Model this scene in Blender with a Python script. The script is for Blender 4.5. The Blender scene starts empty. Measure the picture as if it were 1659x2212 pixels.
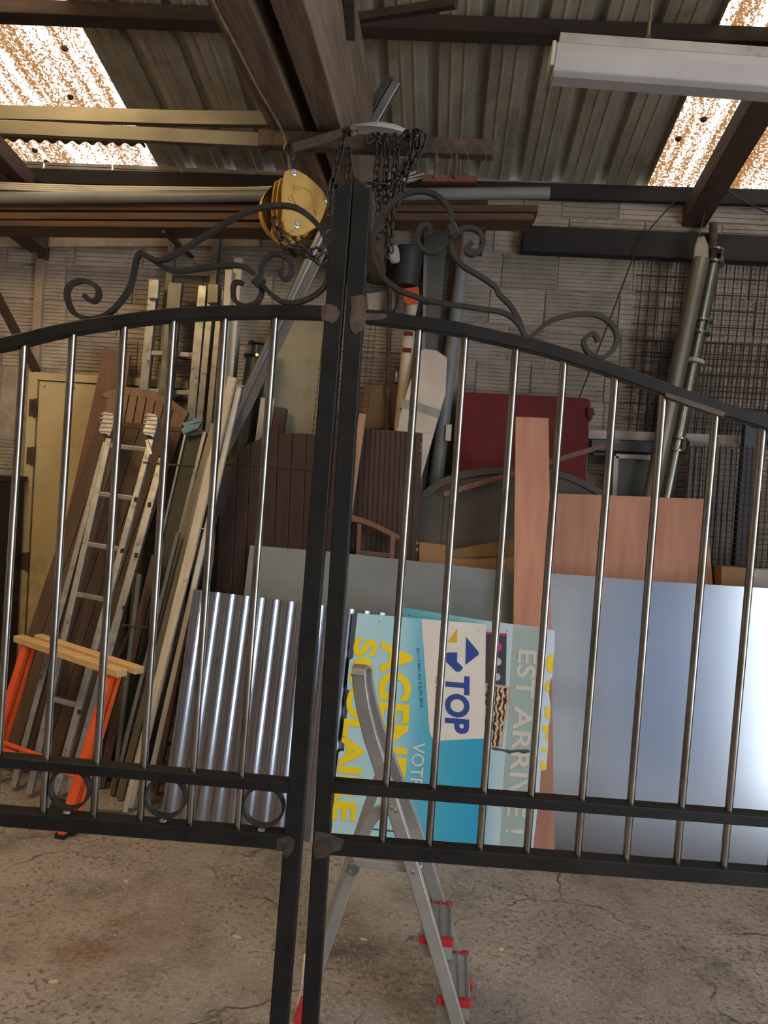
import bpy, math, random
from mathutils import Vector as V, Matrix as M
random.seed(7)
sc = bpy.context.scene
C = sc.collection
# ------------------------------------------------------------------ camera
FPX, IW, IH = 1700.0, 1659.0, 2212.0
YAW, PITCH, ROLL = math.radians(4.3), math.radians(-2.3), 0.069
RC = M.Rotation(YAW, 3, 'Z') @ M.Rotation(math.pi/2 + PITCH, 3, 'X') @ M.Rotation(ROLL, 3, 'Z')
EYE = V((0, 0, 1.6))
cam = bpy.data.cameras.new('camera'); camo = bpy.data.objects.new('camera', cam); C.objects.link(camo)
camo.location = EYE; camo.rotation_euler = RC.to_euler()
cam.sensor_fit = 'VERTICAL'; cam.sensor_height = 24.0; cam.lens = FPX*24.0/IH; cam.clip_start = 0.02
sc.camera = camo
# ------------------------------------------------------------------ world, lights, exposure
w = bpy.data.worlds.new('sky'); sc.world = w; w.use_nodes = True
bg = w.node_tree.nodes['Background']; bg.inputs[0].default_value = (0.86, 0.93, 1.0, 1); bg.inputs[1].default_value = 3.0
def area(name, loc, rot, sx, sy, power, col):
    l = bpy.data.lights.new(name, 'AREA'); l.shape = 'RECTANGLE'; l.size = sx; l.size_y = sy; l.energy = power; l.color = col
    o = bpy.data.objects.new(name, l); C.objects.link(o); o.location = loc; o.rotation_euler = rot
    return o
area('daylight_side_doorway', (3.93, -1.1, 1.65), (math.radians(90), 0, math.radians(90)), 2.8, 3.0, 98, (0.84, 0.92, 1.0))
area('daylight_skylight_warm', (-2.27, 1.9, 3.86), (math.radians(14), 0, 0), 0.9, 2.4, 60, (1.0, 0.68, 0.29))
area('daylight_skylight_neutral', (1.5, -0.6, 4.42), (math.radians(8), 0, 0), 0.9, 4.0, 46, (1.0, 0.93, 0.86))
sc.view_settings.view_transform = 'Standard'; sc.view_settings.look = 'None'
sc.view_settings.gamma = 1.0; sc.view_settings.use_curve_mapping = False
sc.view_settings.exposure = 0.55
sc.cycles.use_denoising = True
sc.cycles.max_bounces = 4; sc.cycles.use_light_tree = False; sc.cycles.debug_use_spatial_splits = True; sc.cycles.adaptive_min_samples = 16; sc.cycles.diffuse_bounces = 3; sc.cycles.glossy_bounces = 3; sc.cycles.transmission_bounces = 3; sc.cycles.transparent_max_bounces = 6
sc.cycles.caustics_reflective = False; sc.cycles.caustics_refractive = False; sc.cycles.use_adaptive_sampling = True; sc.cycles.adaptive_threshold = 0.08
sc.cycles.sample_clamp_indirect = 6.0
# ------------------------------------------------------------------ pixel -> place on a known plane
def ray(px, py): return RC @ V(((px-IW/2)/FPX, -(py-IH/2)/FPX, -1.0))
def YP(y): return (V((0, 1, 0)), y)
def LP(y0, k, m=0.0): return (V((-m, 1, -k)), y0)          # leaning plane  y = y0 + k z + m x
def ZP(z): return (V((0, 0, 1)), z)
def U(px, py, pl):
    n, d = pl; r = ray(px, py); t = (d - n.dot(EYE))/n.dot(r); return EYE + r*t
def depth(p): return -(RC.transposed() @ (p-EYE)).z
# ------------------------------------------------------------------ mesh building
class MB:
    def __init__(s): s.v = []; s.f = []
    def add(s, vs, fs):
        b = len(s.v); s.v += [V(q) for q in vs]; s.f += [tuple(b+i for i in f) for f in fs]; return s
    def box(s, c, size, rot=None):
        c = V(c); hx, hy, hz = size[0]/2, size[1]/2, size[2]/2; R = rot or M.Identity(3)
        vs = [c + R @ V((x, y, z)) for x in (-hx, hx) for y in (-hy, hy) for z in (-hz, hz)]
        return s.add(vs, [(0,1,3,2),(4,6,7,5),(0,4,5,1),(2,3,7,6),(0,2,6,4),(1,5,7,3)])
    def span(s, x0, x1, y0, y1, z0, z1): return s.box(((x0+x1)/2,(y0+y1)/2,(z0+z1)/2),(x1-x0,y1-y0,z1-z0))
    def bar(s, p0, p1, w, d, side=(1,0,0)):
        """box from p0 to p1, w measured along side, d across"""
        p0, p1 = V(p0), V(p1); a = (p1-p0).normalized(); e = V(side); e = (e - a*e.dot(a)).normalized(); n = a.cross(e)
        vs = [p + e*(w/2*i) + n*(d/2*j) for p in (p0, p1) for (i, j) in ((-1,-1),(1,-1),(1,1),(-1,1))]
        return s.add(vs, [(0,3,2,1),(4,5,6,7),(0,1,5,4),(1,2,6,5),(2,3,7,6),(3,0,4,7)])
    def sweep(s, pts, prof, normal=(0,1,0), closed=False):
        """profile (list of (in-plane, along-normal)) swept along pts lying near a plane with that normal"""
        pts = [V(p) for p in pts]; n = V(normal).normalized(); N = len(pts); k = len(prof); vs = []
        for i, p in enumerate(pts):
            if closed: t = pts[(i+1) % N]-pts[i-1]
            else: t = pts[min(i+1, N-1)]-pts[max(i-1, 0)]
            t.normalize(); e = n.cross(t).normalized()
            vs += [p + e*a + n*b for a, b in prof]
        fs = []
        for i in range(N if closed else N-1):
            j = (i+1) % N
            for q in range(k): r = (q+1) % k; fs.append((i*k+q, i*k+r, j*k+r, j*k+q))
        if not closed: fs += [tuple(range(k-1, -1, -1)), tuple((N-1)*k+q for q in range(k))]
        return s.add(vs, fs)
    def tube(s, pts, r, n=10, closed=False):
        pts = [V(p) for p in pts]; N = len(pts); rr = r if isinstance(r, (list, tuple)) else [r]*N
        t0 = (pts[1]-pts[0]).normalized(); e = t0.orthogonal().normalized(); vs = []
        for i, p in enumerate(pts):
            t = (pts[(i+1) % N]-pts[i-1]) if closed else (pts[min(i+1, N-1)]-pts[max(i-1, 0)])
            t.normalize(); e = (e - t*e.dot(t)).normalized(); b = t.cross(e)
            vs += [p + (e*math.cos(2*math.pi*q/n) + b*math.sin(2*math.pi*q/n))*rr[i] for q in range(n)]
        fs = []
        for i in range(N if closed else N-1):
            j = (i+1) % N
            for q in range(n): q2 = (q+1) % n; fs.append((i*n+q, i*n+q2, j*n+q2, j*n+q))
        if not closed: fs += [tuple(range(n-1, -1, -1)), tuple((N-1)*n+q for q in range(n))]
        return s.add(vs, fs)
    def prism(s, pts, off):
        pts = [V(p) for p in pts]; N = len(pts); off = V(off)
        fs = [tuple(range(N)), tuple(range(2*N-1, N-1, -1))] + [(i, i+N, (i+1) % N+N, (i+1) % N) for i in range(N)]
        return s.add(pts + [p+off for p in pts], fs)
    def lathe(s, c, axis, prof, n=20):
        """prof: list of (radius, height along axis)"""
        c = V(c); a = V(axis).normalized(); e = a.orthogonal().normalized(); b = a.cross(e); vs = []; k = len(prof)
        for q in range(n):
            d = e*math.cos(2*math.pi*q/n)+b*math.sin(2*math.pi*q/n)
            vs += [c + d*r + a*h for r, h in prof]
        fs = [(q*k+i, q*k+i+1, ((q+1) % n)*k+i+1, ((q+1) % n)*k+i) for q in range(n) for i in range(k-1)]
        return s.add(vs, fs)
LOC = {}
def mesh_of(mb, name, off):
    me = bpy.data.meshes.new(name); me.from_pydata([tuple(v-off) for v in mb.v], [], mb.f); me.update()
    import bmesh
    bm = bmesh.new(); bm.from_mesh(me); bmesh.ops.recalc_face_normals(bm, faces=bm.faces); bm.to_mesh(me); bm.free()
    return me
def obj(name, mb, mat, parent=None, smooth=False, bevel=0, label=None):
    if parent is not None: off = LOC[parent.name]
    else:
        xs = [v.x for v in mb.v]; ys = [v.y for v in mb.v]; z0 = min(v.z for v in mb.v)
        off = V(((min(xs)+max(xs))/2, (min(ys)+max(ys))/2, z0))
    o = bpy.data.objects.new(name, mesh_of(mb, name, off)); C.objects.link(o)
    o.data.materials.append(mat)
    if smooth:
        for p in o.data.polygons: p.use_smooth = True
        o.data.set_sharp_from_angle(angle=math.radians(38))
    if parent is not None: o.parent = parent
    else: o.location = off
    LOC[o.name] = off
    if bevel:
        b = o.modifiers.new('bevel', 'BEVEL'); b.width = bevel; b.segments = 2; b.limit_method = 'ANGLE'
    if label: o['label'] = label
    return o
def thing(name, loc, label=None, cat=None, group=None):
    o = bpy.data.objects.new(name, None); C.objects.link(o); o.location = loc; o.empty_display_size = 0.05
    LOC[o.name] = V(loc)
    if label: tag(o, label, cat, group)
    return o
def tag(o, label, cat=None, group=None, kind=None):
    o['label'] = label
    if cat: o['category'] = cat
    if group: o['group'] = group
    if kind: o['kind'] = kind
    return o
def struct(o, label=None):
    o['kind'] = 'structure'
    if label: o['label'] = label
    return o
# ------------------------------------------------------------------ materials
MATS = {}
def mat(name, c1, c2=None, rough=0.7, metal=0.0, scale=8.0, stretch=(1,1,1), bump=0.0, bscale=None, detail=3.0, lo=0.35, hi=0.65,
        c3=None, s3=3.0, t3=(0.55, 0.7), rvar=0.0, vary=0.0, spec=0.5, coat=0.0):
    m = bpy.data.materials.new(name); m.use_nodes = True; nt = m.node_tree; N = nt.nodes; L = nt.links
    b = N['Principled BSDF']; b.inputs['Roughness'].default_value = rough; b.inputs['Metallic'].default_value = metal
    b.inputs['Specular IOR Level'].default_value = spec
    if coat: b.inputs['Coat Weight'].default_value = coat
    c2 = c2 or tuple(x*0.72 for x in c1)
    tc = N.new('ShaderNodeTexCoord'); mp = N.new('ShaderNodeMapping'); mp.inputs['Scale'].default_value = stretch
    L.new(tc.outputs['Object'], mp.inputs[0])
    no = N.new('ShaderNodeTexNoise'); no.inputs['Scale'].default_value = scale; no.inputs['Detail'].default_value = detail; no.inputs['Roughness'].default_value = 0.62
    L.new(mp.outputs[0], no.inputs['Vector'])
    cr = N.new('ShaderNodeValToRGB'); cr.color_ramp.elements[0].position = lo; cr.color_ramp.elements[1].position = hi
    cr.color_ramp.elements[0].color = (*c1, 1); cr.color_ramp.elements[1].color = (*c2, 1)
    L.new(no.outputs[0], cr.inputs[0]); out = cr.outputs[0]
    if c3:
        n3 = N.new('ShaderNodeTexNoise'); n3.inputs['Scale'].default_value = s3; n3.inputs['Detail'].default_value = 4; n3.inputs['Roughness'].default_value = 0.7
        L.new(tc.outputs['Object'], n3.inputs['Vector'])
        r3 = N.new('ShaderNodeMapRange'); r3.inputs[1].default_value = t3[0]; r3.inputs[2].default_value = t3[1]
        L.new(n3.outputs[0], r3.inputs[0])
        mx = N.new('ShaderNodeMix'); mx.data_type = 'RGBA'; mx.inputs[7].default_value = (*c3, 1)
        L.new(r3.outputs[0], mx.inputs[0]); L.new(out, mx.inputs[6]); out = mx.outputs[2]
    if vary:
        oi = N.new('ShaderNodeObjectInfo'); mr = N.new('ShaderNodeMapRange'); mr.inputs[3].default_value = 1-vary; mr.inputs[4].default_value = 1+vary*0.6
        L.new(oi.outputs['Random'], mr.inputs[0]); hs = N.new('ShaderNodeHueSaturation'); L.new(mr.outputs[0], hs.inputs['Value'])
        L.new(out, hs.inputs['Color']); out = hs.outputs[0]
    L.new(out, b.inputs['Base Color'])
    if rvar:
        rr = N.new('ShaderNodeMapRange'); rr.inputs[3].default_value = max(0.03, rough-rvar); rr.inputs[4].default_value = min(1, rough+rvar)
        L.new(no.outputs[0], rr.inputs[0]); L.new(rr.outputs[0], b.inputs['Roughness'])
    if bump:
        nb = N.new('ShaderNodeTexNoise'); nb.inputs['Scale'].default_value = bscale or scale*4; nb.inputs['Detail'].default_value = 2
        L.new(mp.outputs[0], nb.inputs['Vector'])
        bp = N.new('ShaderNodeBump'); bp.inputs['Strength'].default_value = bump; bp.inputs['Distance'].default_value = 0.01
        L.new(nb.outputs[0], bp.inputs['Height']); L.new(bp.outputs[0], b.inputs['Normal'])
    MATS[name] = m; return m
m_gate = mat('gate_black_steel', (0.008,0.0078,0.0076), (0.014,0.013,0.012), rough=0.5, metal=0.0, scale=14, rvar=0.12, bump=0.05, c3=(0.028,0.021,0.017), s3=9, t3=(0.62,0.8), spec=0.25)
m_bar = mat('bar_bright_steel', (0.38,0.355,0.32), (0.19,0.172,0.15), rough=0.26, metal=1.0, scale=18, stretch=(1,1,0.35), rvar=0.1)
m_scroll = mat('scroll_wrought_iron', (0.040,0.037,0.034), (0.024,0.022,0.021), rough=0.45, metal=0.3, scale=20, rvar=0.1, spec=0.35)
m_weld = mat('ground_weld_steel', (0.12,0.105,0.09), (0.06,0.052,0.045), rough=0.42, metal=0.7, scale=30, rvar=0.15)
m_weldred = mat('ground_weld_primer', (0.11,0.07,0.052), (0.055,0.04,0.033), rough=0.6, metal=0.3, scale=40)
m_bead = mat('weld_bead_silver', (0.5,0.48,0.45), (0.3,0.29,0.27), rough=0.35, metal=0.9, scale=60)
m_beam = mat('timber_beam', (0.175,0.118,0.078), (0.092,0.062,0.042), rough=0.85, scale=5, stretch=(6,0.6,6), bump=0.25, bscale=20)
m_dark = mat('timber_dark', (0.045,0.028,0.021), (0.024,0.016,0.013), rough=0.9, scale=4, stretch=(0.7,4,4), bump=0.2)
m_rafter = mat('timber_red_brown', (0.09,0.045,0.032), (0.05,0.027,0.02), rough=0.85, scale=4, stretch=(5,0.7,5), bump=0.2)
m_black = mat('tarred_timber', (0.03,0.026,0.026), (0.018,0.016,0.016), rough=0.9, scale=5, stretch=(0.5,3,3), bump=0.2)
m_roof = mat('roof_sheet_beige', (0.40,0.365,0.285), (0.28,0.25,0.19), rough=0.5, scale=3, stretch=(4,0.4,4), rvar=0.1, c3=(0.17,0.13,0.085), s3=2.0, t3=(0.55,0.75))
m_brick = mat('hollow_brick_painted', (0.43,0.37,0.31), (0.30,0.255,0.215), rough=0.92, scale=7, bump=0.4, bscale=60, c3=(0.18,0.14,0.11), s3=5, t3=(0.54,0.72), vary=0.28)
m_mortar = mat('mortar_dirty', (0.42,0.36,0.305), (0.28,0.235,0.20), rough=0.95, scale=6, bump=0.8, bscale=30, c3=(0.10,0.08,0.065), s3=5, t3=(0.55,0.7))
m_plaster = mat('plaster_pier', (0.42,0.35,0.26), (0.30,0.24,0.175), rough=0.9, scale=6, bump=0.3)
m_door = mat('door_cream_paint', (0.60,0.50,0.29), (0.52,0.42,0.235), rough=0.42, scale=3, c3=(0.25,0.18,0.09), s3=2.2, t3=(0.56,0.75))
m_tin = mat('galvanised_tube', (0.42,0.44,0.46), (0.30,0.31,0.32), rough=0.33, metal=0.9, scale=9, stretch=(1,1,0.3), rvar=0.12)
m_alu = mat('ladder_aluminium', (0.47,0.47,0.46), (0.32,0.32,0.31), rough=0.42, metal=0.75, scale=14, rvar=0.15, c3=(0.10,0.085,0.065), s3=28, t3=(0.60,0.72))
m_alud = mat('ladder_aluminium_dull', (0.25,0.235,0.205), (0.16,0.15,0.13), rough=0.5, metal=0.6, scale=12)
m_flat = mat('aluminium_flat_bar', (0.12,0.115,0.106), (0.075,0.071,0.065), rough=0.36, metal=0.7, scale=3, stretch=(0.6,1,1), rvar=0.1)
m_step = mat('step_ladder_aluminium', (0.47,0.46,0.435), (0.37,0.36,0.335), rough=0.38, metal=0.6, scale=8, rvar=0.1)
m_red = mat('red_plastic', (0.50,0.025,0.025), (0.38,0.02,0.02), rough=0.45, scale=10)
m_orange = mat('orange_enamel', (0.90,0.135,0.03), (0.78,0.105,0.025), rough=0.33, scale=10, coat=0.3)
m_pine = mat('pine_wood', (0.70,0.49,0.26), (0.58,0.38,0.18), rough=0.6, scale=6, stretch=(0.6,4,8), bump=0.08)
m_yellow = mat('hoist_yellow', (0.50,0.29,0.055), (0.38,0.21,0.04), rough=0.42, scale=12, bump=0.05, c3=(0.16,0.10,0.03), s3=14, t3=(0.66,0.8))
m_chain = mat('chain_dark_steel', (0.07,0.06,0.052), (0.035,0.03,0.027), rough=0.5, metal=0.7, scale=40)
m_rust = mat('rust_steel', (0.11,0.07,0.048), (0.055,0.036,0.026), rough=0.9, scale=18, bump=0.35, metal=0.1)
m_zinc = mat('zinc_grey_sheet', (0.225,0.255,0.275), (0.18,0.205,0.22), rough=0.5, metal=0.35, scale=2.5, rvar=0.08, c3=(0.32,0.33,0.32), s3=4, t3=(0.66,0.74))
m_sheet = mat('bright_aluminium_sheet', (0.40,0.43,0.475), (0.375,0.405,0.45), rough=0.2, metal=1.0, scale=1.2, stretch=(0.4,1,3), rvar=0.02, detail=2)
m_corr = mat('corrugated_galvanised', (0.46,0.505,0.60), (0.37,0.41,0.50), rough=0.24, metal=1.0, scale=5, stretch=(1,1,0.25), rvar=0.1)
m_ply = mat('okoume_plywood', (0.56,0.28,0.19), (0.44,0.205,0.135), rough=0.7, scale=2.5, stretch=(6,1,0.8), bump=0.05, bscale=60)
m_brown = mat('shutter_brown', (0.036,0.015,0.0125), (0.024,0.010,0.0085), rough=0.5, scale=6, stretch=(5,1,0.6))
m_brown2 = mat('shutter_ribbed_brown', (0.055,0.027,0.022), (0.038,0.019,0.015), rough=0.55, scale=6, stretch=(5,1,0.6))
m_tan = mat('shutter_tan', (0.24,0.135,0.078), (0.17,0.095,0.055), rough=0.6, scale=5, stretch=(4,1,0.7))
m_umber = mat('shutter_umber', (0.105,0.060,0.036), (0.066,0.038,0.024), rough=0.65, scale=5, stretch=(5,1,0.6))
m_board = mat('melamine_brown', (0.17,0.080,0.055), (0.12,0.056,0.04), rough=0.55, scale=5, stretch=(4,1,0.7))
m_redp = mat('dark_red_cloth', (0.145,0.016,0.018), (0.105,0.012,0.014), rough=0.85, scale=6, bump=0.15)
m_olive = mat('olive_grey_panel', (0.066,0.060,0.050), (0.050,0.046,0.039), rough=0.6, scale=4)
m_card = mat('cardboard', (0.33,0.19,0.095), (0.27,0.15,0.075), rough=0.9, scale=5)
m_cardd = mat('cardboard_dark', (0.20,0.125,0.055), (0.15,0.09,0.04), rough=0.9, scale=4)
m_foam = mat('white_wrapped_foam', (0.60,0.56,0.51), (0.50,0.46,0.41), rough=0.6, scale=4, bump=0.1)
m_tape = mat('grey_tape', (0.34,0.34,0.34), rough=0.4, scale=10)
m_pvc = mat('grey_pvc', (0.23,0.25,0.25), (0.19,0.205,0.205), rough=0.4, scale=4)
m_white = mat('white_pvc', (0.66,0.62,0.54), (0.54,0.50,0.43), rough=0.45, scale=5)
m_cream = mat('cream_paint_wood', (0.60,0.52,0.41), (0.48,0.40,0.30), rough=0.6, scale=7, stretch=(3,1,0.6), c3=(0.30,0.24,0.17), s3=14, t3=(0.6,0.72))
m_beige = mat('beige_painted_sheet', (0.30,0.285,0.205), (0.245,0.23,0.165), rough=0.6, scale=3, c3=(0.12,0.11,0.075), s3=3, t3=(0.55,0.75))
m_blue = mat('light_blue_plastic', (0.13,0.29,0.40), (0.10,0.23,0.33), rough=0.4, scale=8)
m_glass = mat('olive_frosted_glass', (0.105,0.105,0.075), (0.075,0.075,0.055), rough=0.18, scale=3, spec=0.7)
m_rubber = mat('black_rubber', (0.015,0.015,0.015), rough=0.7, scale=10)
m_lamp = mat('lamp_white_housing', (0.46,0.42,0.39), (0.34,0.30,0.27), rough=0.5, scale=6, c3=(0.2,0.15,0.12), s3=6, t3=(0.6,0.75))
m_diff = mat('lamp_diffuser', (0.48,0.455,0.45), (0.41,0.385,0.38), rough=0.35, scale=4, c3=(0.25,0.2,0.18), s3=26, t3=(0.72,0.76))
m_shade = mat('white_enamel', (0.78,0.77,0.80), (0.70,0.69,0.72), rough=0.4, scale=4)
m_prop = mat('prop_olive_zinc', (0.26,0.245,0.195), (0.18,0.165,0.13), rough=0.42, metal=0.6, scale=6, stretch=(1,1,0.4), rvar=0.1)
m_propg = mat('prop_green_zinc', (0.30,0.31,0.25), (0.19,0.2,0.16), rough=0.28, metal=0.85, scale=6, stretch=(1,1,0.4), rvar=0.1)
m_postg = mat('dark_green_post', (0.030,0.034,0.028), (0.02,0.022,0.018), rough=0.4, metal=0.3, scale=6)
m_steelb = mat('dark_blue_steel', (0.06,0.067,0.075), (0.04,0.045,0.05), rough=0.5, metal=0.4, scale=6)
m_greyp = mat('grey_profile', (0.15,0.155,0.145), (0.11,0.115,0.105), rough=0.5, metal=0.4, scale=6)
m_wire = mat('mesh_rusty_wire', (0.055,0.033,0.024), (0.032,0.02,0.015), rough=0.85, scale=30)
m_stick = mat('red_brown_stick', (0.21,0.115,0.085), (0.13,0.07,0.05), rough=0.8, scale=12)
m_wstrip = mat('brown_wood_strip', (0.20,0.095,0.055), (0.14,0.065,0.038), rough=0.75, scale=6, stretch=(4,1,0.6))
m_plank = mat('rack_plank_wood', (0.125,0.070,0.040), (0.075,0.042,0.025), rough=0.8, scale=5, stretch=(0.5,4,8), bump=0.12, vary=0.25)
m_cabinet = mat('black_stained_wood', (0.018,0.013,0.010), (0.012,0.009,0.007), rough=0.6, scale=5)
m_orangebag = mat('orange_film', (0.80,0.13,0.035), (0.62,0.09,0.03), rough=0.35, scale=14, bump=0.6, bscale=30)
m_handle = mat('pale_handle_wood', (0.42,0.25,0.16), (0.34,0.20,0.12), rough=0.6, scale=8)
m_cable = mat('dark_cable', (0.03,0.024,0.021), rough=0.7, scale=10)
m_rope = mat('tan_wire_rope', (0.20,0.135,0.075), (0.12,0.08,0.045), rough=0.8, scale=40)
m_chip = mat('pale_wood_chip', (0.62,0.54,0.42), (0.52,0.44,0.33), rough=0.8, scale=20)
m_bucket = mat('black_plastic', (0.045,0.043,0.042), (0.03,0.029,0.028), rough=0.6, scale=8)
m_rad = mat('radiator_grey', (0.20,0.18,0.165), (0.14,0.125,0.115), rough=0.6, scale=6)
m_reflblue = mat('reflection_blue', (0.04,0.068,0.14), (0.036,0.06,0.125), rough=0.6, scale=2)  # colour of the added facade that the aluminium sheet reflects as blue
m_reflector = mat('reflector_white', (0.80,0.77,0.72), (0.72,0.69,0.64), rough=0.9, scale=3)  # colour of the added reflector panel on the rear wall
m_hole = mat('rung_end_socket', (0.02,0.018,0.016), rough=0.8, scale=8)
# printed colours of the torn advertising boards
def plain(name, c, rough=0.5): return mat(name, c, tuple(x*0.93 for x in c), rough=rough, scale=9)
m_pyel = plain('print_yellow', (0.90,0.69,0.01)); m_pwhite = plain('print_white', (0.72,0.70,0.68)); m_pblue = plain('print_royal_blue', (0.02,0.065,0.30))
m_pteal = plain('print_teal_small', (0.035,0.20,0.30)); m_pgrey = plain('print_thin_grey', (0.30,0.30,0.30)); m_pcream = plain('print_cream', (0.62,0.60,0.54))
m_pblack = plain('print_charcoal', (0.045,0.042,0.05)); m_pmag = plain('print_magenta', (0.62,0.02,0.24)); m_pdot = plain('print_grey_dot', (0.50,0.52,0.58))
m_psage = plain('print_sage_band', (0.34,0.45,0.46)); m_pgold = plain('print_gold', (0.66,0.42,0.01)); m_pframe = plain('print_tan_edge', (0.5,0.4,0.3))
m_sticker = plain('sticker_yellow', (0.75,0.62,0.05)); m_stickw = plain('sticker_white', (0.75,0.75,0.75)); m_smudge = plain('soot_smudge', (0.05,0.06,0.065))
def print_gradient(name, stops, axis='X'):
    m = bpy.data.materials.new(name); m.use_nodes = True; nt = m.node_tree; N = nt.nodes; L = nt.links; b = N['Principled BSDF']
    b.inputs['Roughness'].default_value = 0.38
    tc = N.new('ShaderNodeTexCoord'); sx = N.new('ShaderNodeSeparateXYZ'); L.new(tc.outputs['Generated'], sx.inputs[0])
    cr = N.new('ShaderNodeValToRGB'); els = cr.color_ramp.elements
    els[0].position = stops[0][0]; els[0].color = (*stops[0][1], 1); els[1].position = stops[-1][0]; els[1].color = (*stops[-1][1], 1)
    for p, c in stops[1:-1]: e = els.new(p); e.color = (*c, 1)
    L.new(sx.outputs[axis], cr.inputs[0]); L.new(cr.outputs[0], b.inputs['Base Color'])
    return m
m_boardA = print_gradient('board_print_blue', [(0,(0.46,0.70,0.80)),(0.38,(0.36,0.66,0.80)),(0.55,(0.10,0.44,0.64)),(0.78,(0.045,0.38,0.60)),(1,(0.015,0.33,0.60))])
m_boardB = print_gradient('board_print_pale', [(0,(0.09,0.38,0.46)),(0.35,(0.17,0.48,0.55)),(0.6,(0.44,0.62,0.70)),(0.9,(0.50,0.66,0.76)),(1,(0.60,0.74,0.95))])
def tiger():
    m = bpy.data.materials.new('print_tiger_fur'); m.use_nodes = True; nt = m.node_tree; N = nt.nodes; L = nt.links; b = N['Principled BSDF']; b.inputs['Roughness'].default_value = 0.4
    tc = N.new('ShaderNodeTexCoord'); wv = N.new('ShaderNodeTexWave'); wv.inputs['Scale'].default_value = 16; wv.inputs['Distortion'].default_value = 6; wv.inputs['Detail'].default_value = 3; wv.inputs['Detail Scale'].default_value = 2.5
    L.new(tc.outputs['Object'], wv.inputs['Vector'])
    cr = N.new('ShaderNodeValToRGB'); e = cr.color_ramp.elements; e[0].position = 0.34; e[0].color = (0.02,0.012,0.008,1); e[1].position = 0.85; e[1].color = (0.62,0.50,0.36,1)
    x = e.new(0.52); x.color = (0.50,0.21,0.045,1); L.new(wv.outputs[0], cr.inputs[0]); L.new(cr.outputs[0], b.inputs['Base Color'])
    return m
m_tiger = tiger()
def skylight_mat():
    m = bpy.data.materials.new('skylight_polyester_dirty'); m.use_nodes = True; nt = m.node_tree; N = nt.nodes; L = nt.links
    for n in list(N): N.remove(n)
    out = N.new('ShaderNodeOutputMaterial'); tc = N.new('ShaderNodeTexCoord')
    tr = N.new('ShaderNodeBsdfTransparent'); tr.inputs[0].default_value = (0.95,0.86,0.72,1)
    tl = N.new('ShaderNodeBsdfTranslucent'); tl.inputs[0].default_value = (0.85,0.76,0.62,1)
    m1 = N.new('ShaderNodeMixShader'); m1.inputs[0].default_value = 0.55; L.new(tr.outputs[0], m1.inputs[1]); L.new(tl.outputs[0], m1.inputs[2])
    di = N.new('ShaderNodeBsdfDiffuse'); di.inputs[0].default_value = (0.06,0.03,0.015,1)
    td = N.new('ShaderNodeBsdfTransparent'); td.inputs[0].default_value = (0.20,0.085,0.025,1)
    m2 = N.new('ShaderNodeMixShader'); m2.inputs[0].default_value = 0.6; L.new(di.outputs[0], m2.inputs[1]); L.new(td.outputs[0], m2.inputs[2])
    mp = N.new('ShaderNodeMapping'); mp.inputs['Scale'].default_value = (1,0.75,1); L.new(tc.outputs['Object'], mp.inputs[0])
    n1 = N.new('ShaderNodeTexNoise'); n1.inputs['Scale'].default_value = 85; n1.inputs['Detail'].default_value = 4; n1.inputs['Roughness'].default_value = 0.75; L.new(mp.outputs[0], n1.inputs['Vector'])
    mp2 = N.new('ShaderNodeMapping'); mp2.inputs['Scale'].default_value = (13,0.5,1); L.new(tc.outputs['Object'], mp2.inputs[0])
    n2 = N.new('ShaderNodeTexNoise'); n2.inputs['Scale'].default_value = 1.6; n2.inputs['Detail'].default_value = 4; L.new(mp2.outputs[0], n2.inputs['Vector'])
    a = N.new('ShaderNodeMath'); a.operation = 'MULTIPLY_ADD'; a.inputs[1].default_value = 0.55; L.new(n2.outputs[0], a.inputs[0]); L.new(n1.outputs[0], a.inputs[2])
    mr = N.new('ShaderNodeMapRange'); mr.inputs[1].default_value = 0.71; mr.inputs[2].default_value = 0.79; L.new(a.outputs[0], mr.inputs[0])
    m3 = N.new('ShaderNodeMixShader'); L.new(mr.outputs[0], m3.inputs[0]); L.new(m1.outputs[0], m3.inputs[1]); L.new(m2.outputs[0], m3.inputs[2])
    L.new(m3.outputs[0], out.inputs[0]); return m
m_sky = skylight_mat()
m_lap = mat('lap_moss_rust', (0.16,0.075,0.02), (0.07,0.03,0.012), rough=0.95, scale=24, bump=0.6)
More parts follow.
